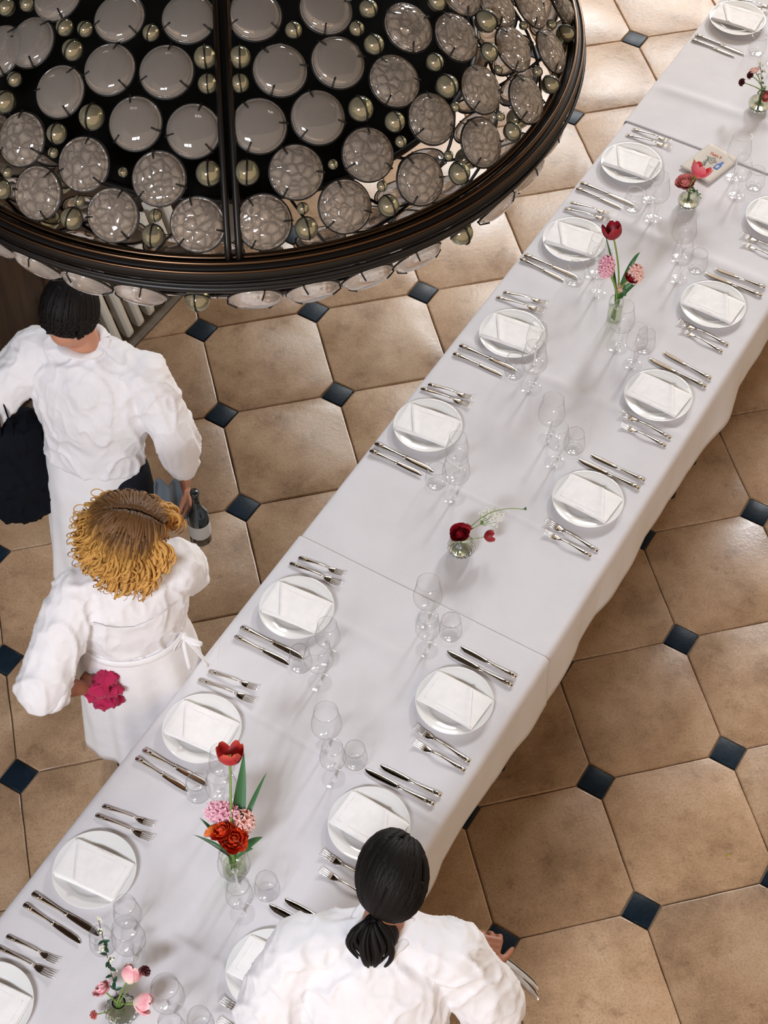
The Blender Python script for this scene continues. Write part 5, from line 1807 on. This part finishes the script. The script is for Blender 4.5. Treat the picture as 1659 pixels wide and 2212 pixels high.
# ---- the striding waiter under the chandelier
fw = V(.50, .86, 0).normalized()
B = thing('person', 'person with short black hair striding by the dark wall in white shirt and white apron', 'person')
J = dict(head=V(-.492, -1.330, 1.575), neck=V(-.475, -1.345, 1.435), ffwd=fw,
         trunk=[(V(-.52, -1.385, .86), .15, .11), (V(-.515, -1.38, .96), .16, .115), (V(-.49, -1.365, 1.08), .14, .10), (V(-.465, -1.355, 1.25), .175, .12), (V(-.465, -1.35, 1.37), .17, .09), (V(-.472, -1.348, 1.41), .10, .065)],
         Lsh=V(-.622, -1.255, 1.355), Lel=V(-.80, -1.30, 1.20), Lwr=V(-.93, -1.36, 1.04), Lhd=V(-.98, -1.38, .99), Lcurl=.4,
         Rsh=V(-.305, -1.44, 1.345), Rel=V(-.238, -1.53, 1.10), Rwr=V(-.240, -1.555, .925), Rhd=V(-.238, -1.575, .86), Rpn=V(-1, .2, 0), Rcurl=.9,
         Lhp=V(-.59, -1.34, .88), Lkn=V(-.57, -1.25, .48), Lan=V(-.62, -1.30, .085), Rhp=V(-.44, -1.43, .88), Rkn=V(-.40, -1.36, .50), Ran=V(-.36, -1.30, .085))
M3b = person_body(B, J, M_SKIN, fw, V(.55, .70, -.45), female=False)
shirt(B, J, fw, M_SHIRT, 7.0,
      [(V(-.515, -1.38, .95), .175, .135), (V(-.50, -1.37, 1.05), .175, .135), (V(-.475, -1.358, 1.20), .215, .150), (V(-.468, -1.352, 1.33), .205, .130), (V(-.468, -1.35, 1.40), .15, .09), (V(-.473, -1.348, 1.425), .085, .065)],
      .55, (.080, .078, .072, .062), .0075)
skirt(B, 'apron', M_APRON, [(V(-.515, -1.38, 1.0), .165, .125), (V(-.53, -1.385, .85), .175, .14), (V(-.56, -1.40, .60), .165, .135), (V(-.60, -1.41, .36), .150, .125)], fw, 3.1)
tr = MB()
for s in ('L', 'R'):
    limb(tr, [J[s + 'hp'], J[s + 'kn'], J[s + 'an'] + V(0, 0, .01)], [.10, .075, .058])
organic('trousers', tr, M_TROUSER, B, .009, 4)
mb = MB()
Hc = J['head'] + M3b @ V(0, -.012, .014)
mb.ball(Hc, (.079, .094, .104), 28, 20, M3b)
for i in range(330):
    az = rh.uniform(0, 2 * PI)
    df = abs((az - PI / 2 + PI) % (2 * PI) - PI)
    th1 = 1.95 if df > 1.0 else .85
    hair_lock(mb, az, rh.uniform(.02, 1.0), th1 + rh.uniform(-.4, .2), .012 if df > 2 else .004, rh.uniform(.003, .006), .05, 3, rh.uniform(0, 6), Hc, M3b, ex=(.083, .098, .110), flare=0)
build('short_hair', mb, M_DARKHAIR, B)
place_root(B, V(-.50, -1.37, 0))
bg = thing('black_bag', 'big soft black bag under the striding waiter\'s sleeve at the photo edge', 'bag', (-.775, -1.335, .70))
mb = MB()
for k in range(6):
    q = k / 5
    mb.ball(V(0, 0, .06 + .30 * q), (.135 - .02 * q, .115 - .02 * q, .085), 20, 12, Matrix.Rotation(A45, 3, 'Z'))
organic('bag_body', mb, M_BAG, bg, .009, 6, wrinkles(.012, 9.0))
mb = MB()
for sg in (-1, 1):
    mb.tube(bez(V(.02 * sg, .05, .43), V(.0, .0, .66), V(.02 * sg, -.06, .43), 12), [(.012, .003)] * 13, 8)
build('strap', mb, M_BAG, bg)
jg = thing('dark_bottle', 'dark glass bottle in the striding waiter\'s lowered hand', 'bottle', (-.215, -1.635, .70))
mb = MB()
mb.lathe([(.0005, 0), (.034, 0), (.037, .004), (.037, .13), (.033, .150), (.018, .178), (.0135, .20), (.0135, .245), (.0155, .247), (.0155, .262), (.0005, .262)], 32)
build('bottle_body', mb, M_BOTTLE, jg)
mb = MB()
mb.lathe([(.0376, .04), (.0378, .041), (.0378, .105), (.0376, .106)], 32)
build('paper_label', mb, mat('pale_label', (.6, .62, .64), .7), jg)
sv = thing('apron_shade_sheet', 'grey blue service cloth hanging between the waiter\'s arm and apron', 'cloth', (-.30, -1.60, .80))  # added dark sheet, the apron's shade put into its colour
mb = MB()
mb.grid(lambda u, v: (.055 * (u - .5) * 2 * (.7 + .3 * v), .018 * math.sin(u * 9 + v) - .01, .20 - .20 * v + .012 * math.sin(u * 5)), 22, 16)
o = build('shade_sheet', mb, M_APRONSHADE, sv)
o.modifiers.new('thickness', 'SOLIDIFY').thickness = .004

# ---- the dark-haired woman at the open-floor side, bottom
fw = V(.22, .975, 0).normalized()
Fp = thing('person', 'person with dark gathered hair, seen from behind in a white shirt', 'person')
J = dict(head=V(.040, -3.345, 1.485), neck=V(.000, -3.405, 1.340), ffwd=fw,
         trunk=[(V(-.04, -3.53, .85), .155, .11), (V(-.045, -3.53, .93), .16, .115), (V(-.045, -3.51, 1.04), .125, .09), (V(-.03, -3.455, 1.18), .15, .105), (V(-.012, -3.425, 1.28), .15, .085), (V(-.003, -3.41, 1.315), .09, .06)],
         Lsh=V(-.205, -3.375, 1.262), Lel=V(-.315, -3.44, 1.035), Lwr=V(-.19, -3.40, .93), Lhd=V(-.13, -3.37, .90), Lcurl=.6,
         Rsh=V(.165, -3.475, 1.262), Rel=V(.262, -3.555, 1.045), Rwr=V(.286, -3.440, .985), Rhd=V(.300, -3.395, .985), Rpn=V(-.3, 0, -1), Rcurl=1.0,
         Lhp=V(-.125, -3.52, .84), Lkn=V(-.13, -3.48, .46), Lan=V(-.13, -3.53, .085), Rhp=V(.045, -3.55, .84), Rkn=V(.05, -3.51, .46), Ran=V(.05, -3.56, .085))
M3c = person_body(Fp, J, M_SKIN2, fw, V(.24, .83, -.52))
shirt(Fp, J, fw, M_SHIRT, 12.0,
      [(V(-.045, -3.53, .86), .185, .15), (V(-.045, -3.525, .97), .185, .15), (V(-.04, -3.49, 1.10), .195, .15), (V(-.025, -3.45, 1.20), .195, .13), (V(-.01, -3.42, 1.28), .15, .095), (V(-.002, -3.41, 1.315), .085, .068)],
      .45, (.082, .088, .092, .074), .0075, 1.05)
tr = MB()
for s in ('L', 'R'):
    limb(tr, [J[s + 'hp'], J[s + 'kn'], J[s + 'an'] + V(0, 0, .01)], [.11, .078, .062])
organic('trousers', tr, M_TROUSER, Fp, .009, 4)
mb = MB()
Hc = J['head'] + M3c @ V(0, -.012, .014)
mb.ball(Hc, (.078, .096, .104), 28, 20, M3c)
knot = J['head'] + V(-.062, -.078, -.045)
for i in range(300):
    az = rh.uniform(0, 2 * PI)
    th = rh.uniform(.1, 1.7)
    df = abs((az - PI / 2 + PI) % (2 * PI) - PI)
    if df < .75 and th > .95: continue
    d = V(math.sin(th) * math.cos(az) * .083, math.sin(th) * math.sin(az) * .101, math.cos(th) * .110)
    p = Hc + M3c @ d
    pts = []
    for k in range(12):
        q = k / 11
        x = p.lerp(knot, q)
        r = (M3c.transposed() @ (x - Hc))
        e = math.sqrt((r.x / .083) ** 2 + (r.y / .101) ** 2 + (r.z / .110) ** 2)
        if e < 1: x = Hc + M3c @ (r / max(e, .05)) if e > .05 else x
        pts.append(x)
    lock(mb, pts, rh.uniform(.005, .008), 6)
hr = build('gathered_hair', mb, M_DARKHAIR, Fp)
mb = MB()
for i in range(110):
    a = rh.uniform(0, 6.28)
    r = rh.uniform(.006, .036)
    st_ = knot + V(math.cos(a) * r * .6, math.sin(a) * r * .4, rh.uniform(-.01, .01))
    L = rh.uniform(.09, .155)
    pts = []
    for k in range(13):
        q = k / 12
        bul = math.sin(q * PI * .9) * 1.25
        pts.append(st_ + V(-.026 * q * L / .15 + math.cos(a) * r * bul, -.050 * q + math.sin(a) * r * bul * .7, -L * q) + V(.006 * math.sin(6 * q + a), 0, 0) + V(.010 * q * q, -.0 * q, 0))
    lock(mb, pts, rh.uniform(.004, .0075), 6)
build('ponytail', mb, M_DARKHAIR, Fp)
mb = MB()
mb.tube([knot + V(.022 * math.cos(2 * PI * k / 20), .018 * math.sin(2 * PI * k / 20), -.012) for k in range(21)], .006, 8, cap=False)
build('hair_tie', mb, M_BAG, Fp)
place_root(Fp, V(-.04, -3.52, 0))
# knives in her right hand
kp = J['Rhd']
for i, (dx, dy, dz, lb) in enumerate(((.0, .0, .0, 'steel table knife uppermost in the dark-haired woman\'s hand'), (.016, -.012, -.010, 'steel table knife lower in the dark-haired woman\'s hand'))):
    o = thing('held_knife', lb, 'knife', (kp.x - .035 + dx, kp.y + .075 + dy, kp.z - .002 + dz), math.radians(-52 - 6 * i), 'knives in the hand')
    o.rotation_euler = (0.5, .16, math.radians(-52 - 6 * i))
    link('handle', CUT['bk'][1][0], o)
    link('blade', CUT['bk'][1][1], o)

# a little yellow crumb of leaf on the tiles
lf = thing('fallen_leaf', 'tiny yellow-green leaf scrap lying on the bottom floor tiles', 'leaf', (1.357, -2.883, 0.001))
mb = MB()
leaf_blade(mb, [(-.008, 0, .002), (-.002, .002, .004), (.004, .001, .005), (.009, -.002, .002)], .0035, .5)
build('leaf_blade', mb, mat('yellow_leaf', (.35, .30, .03), .6), lf)
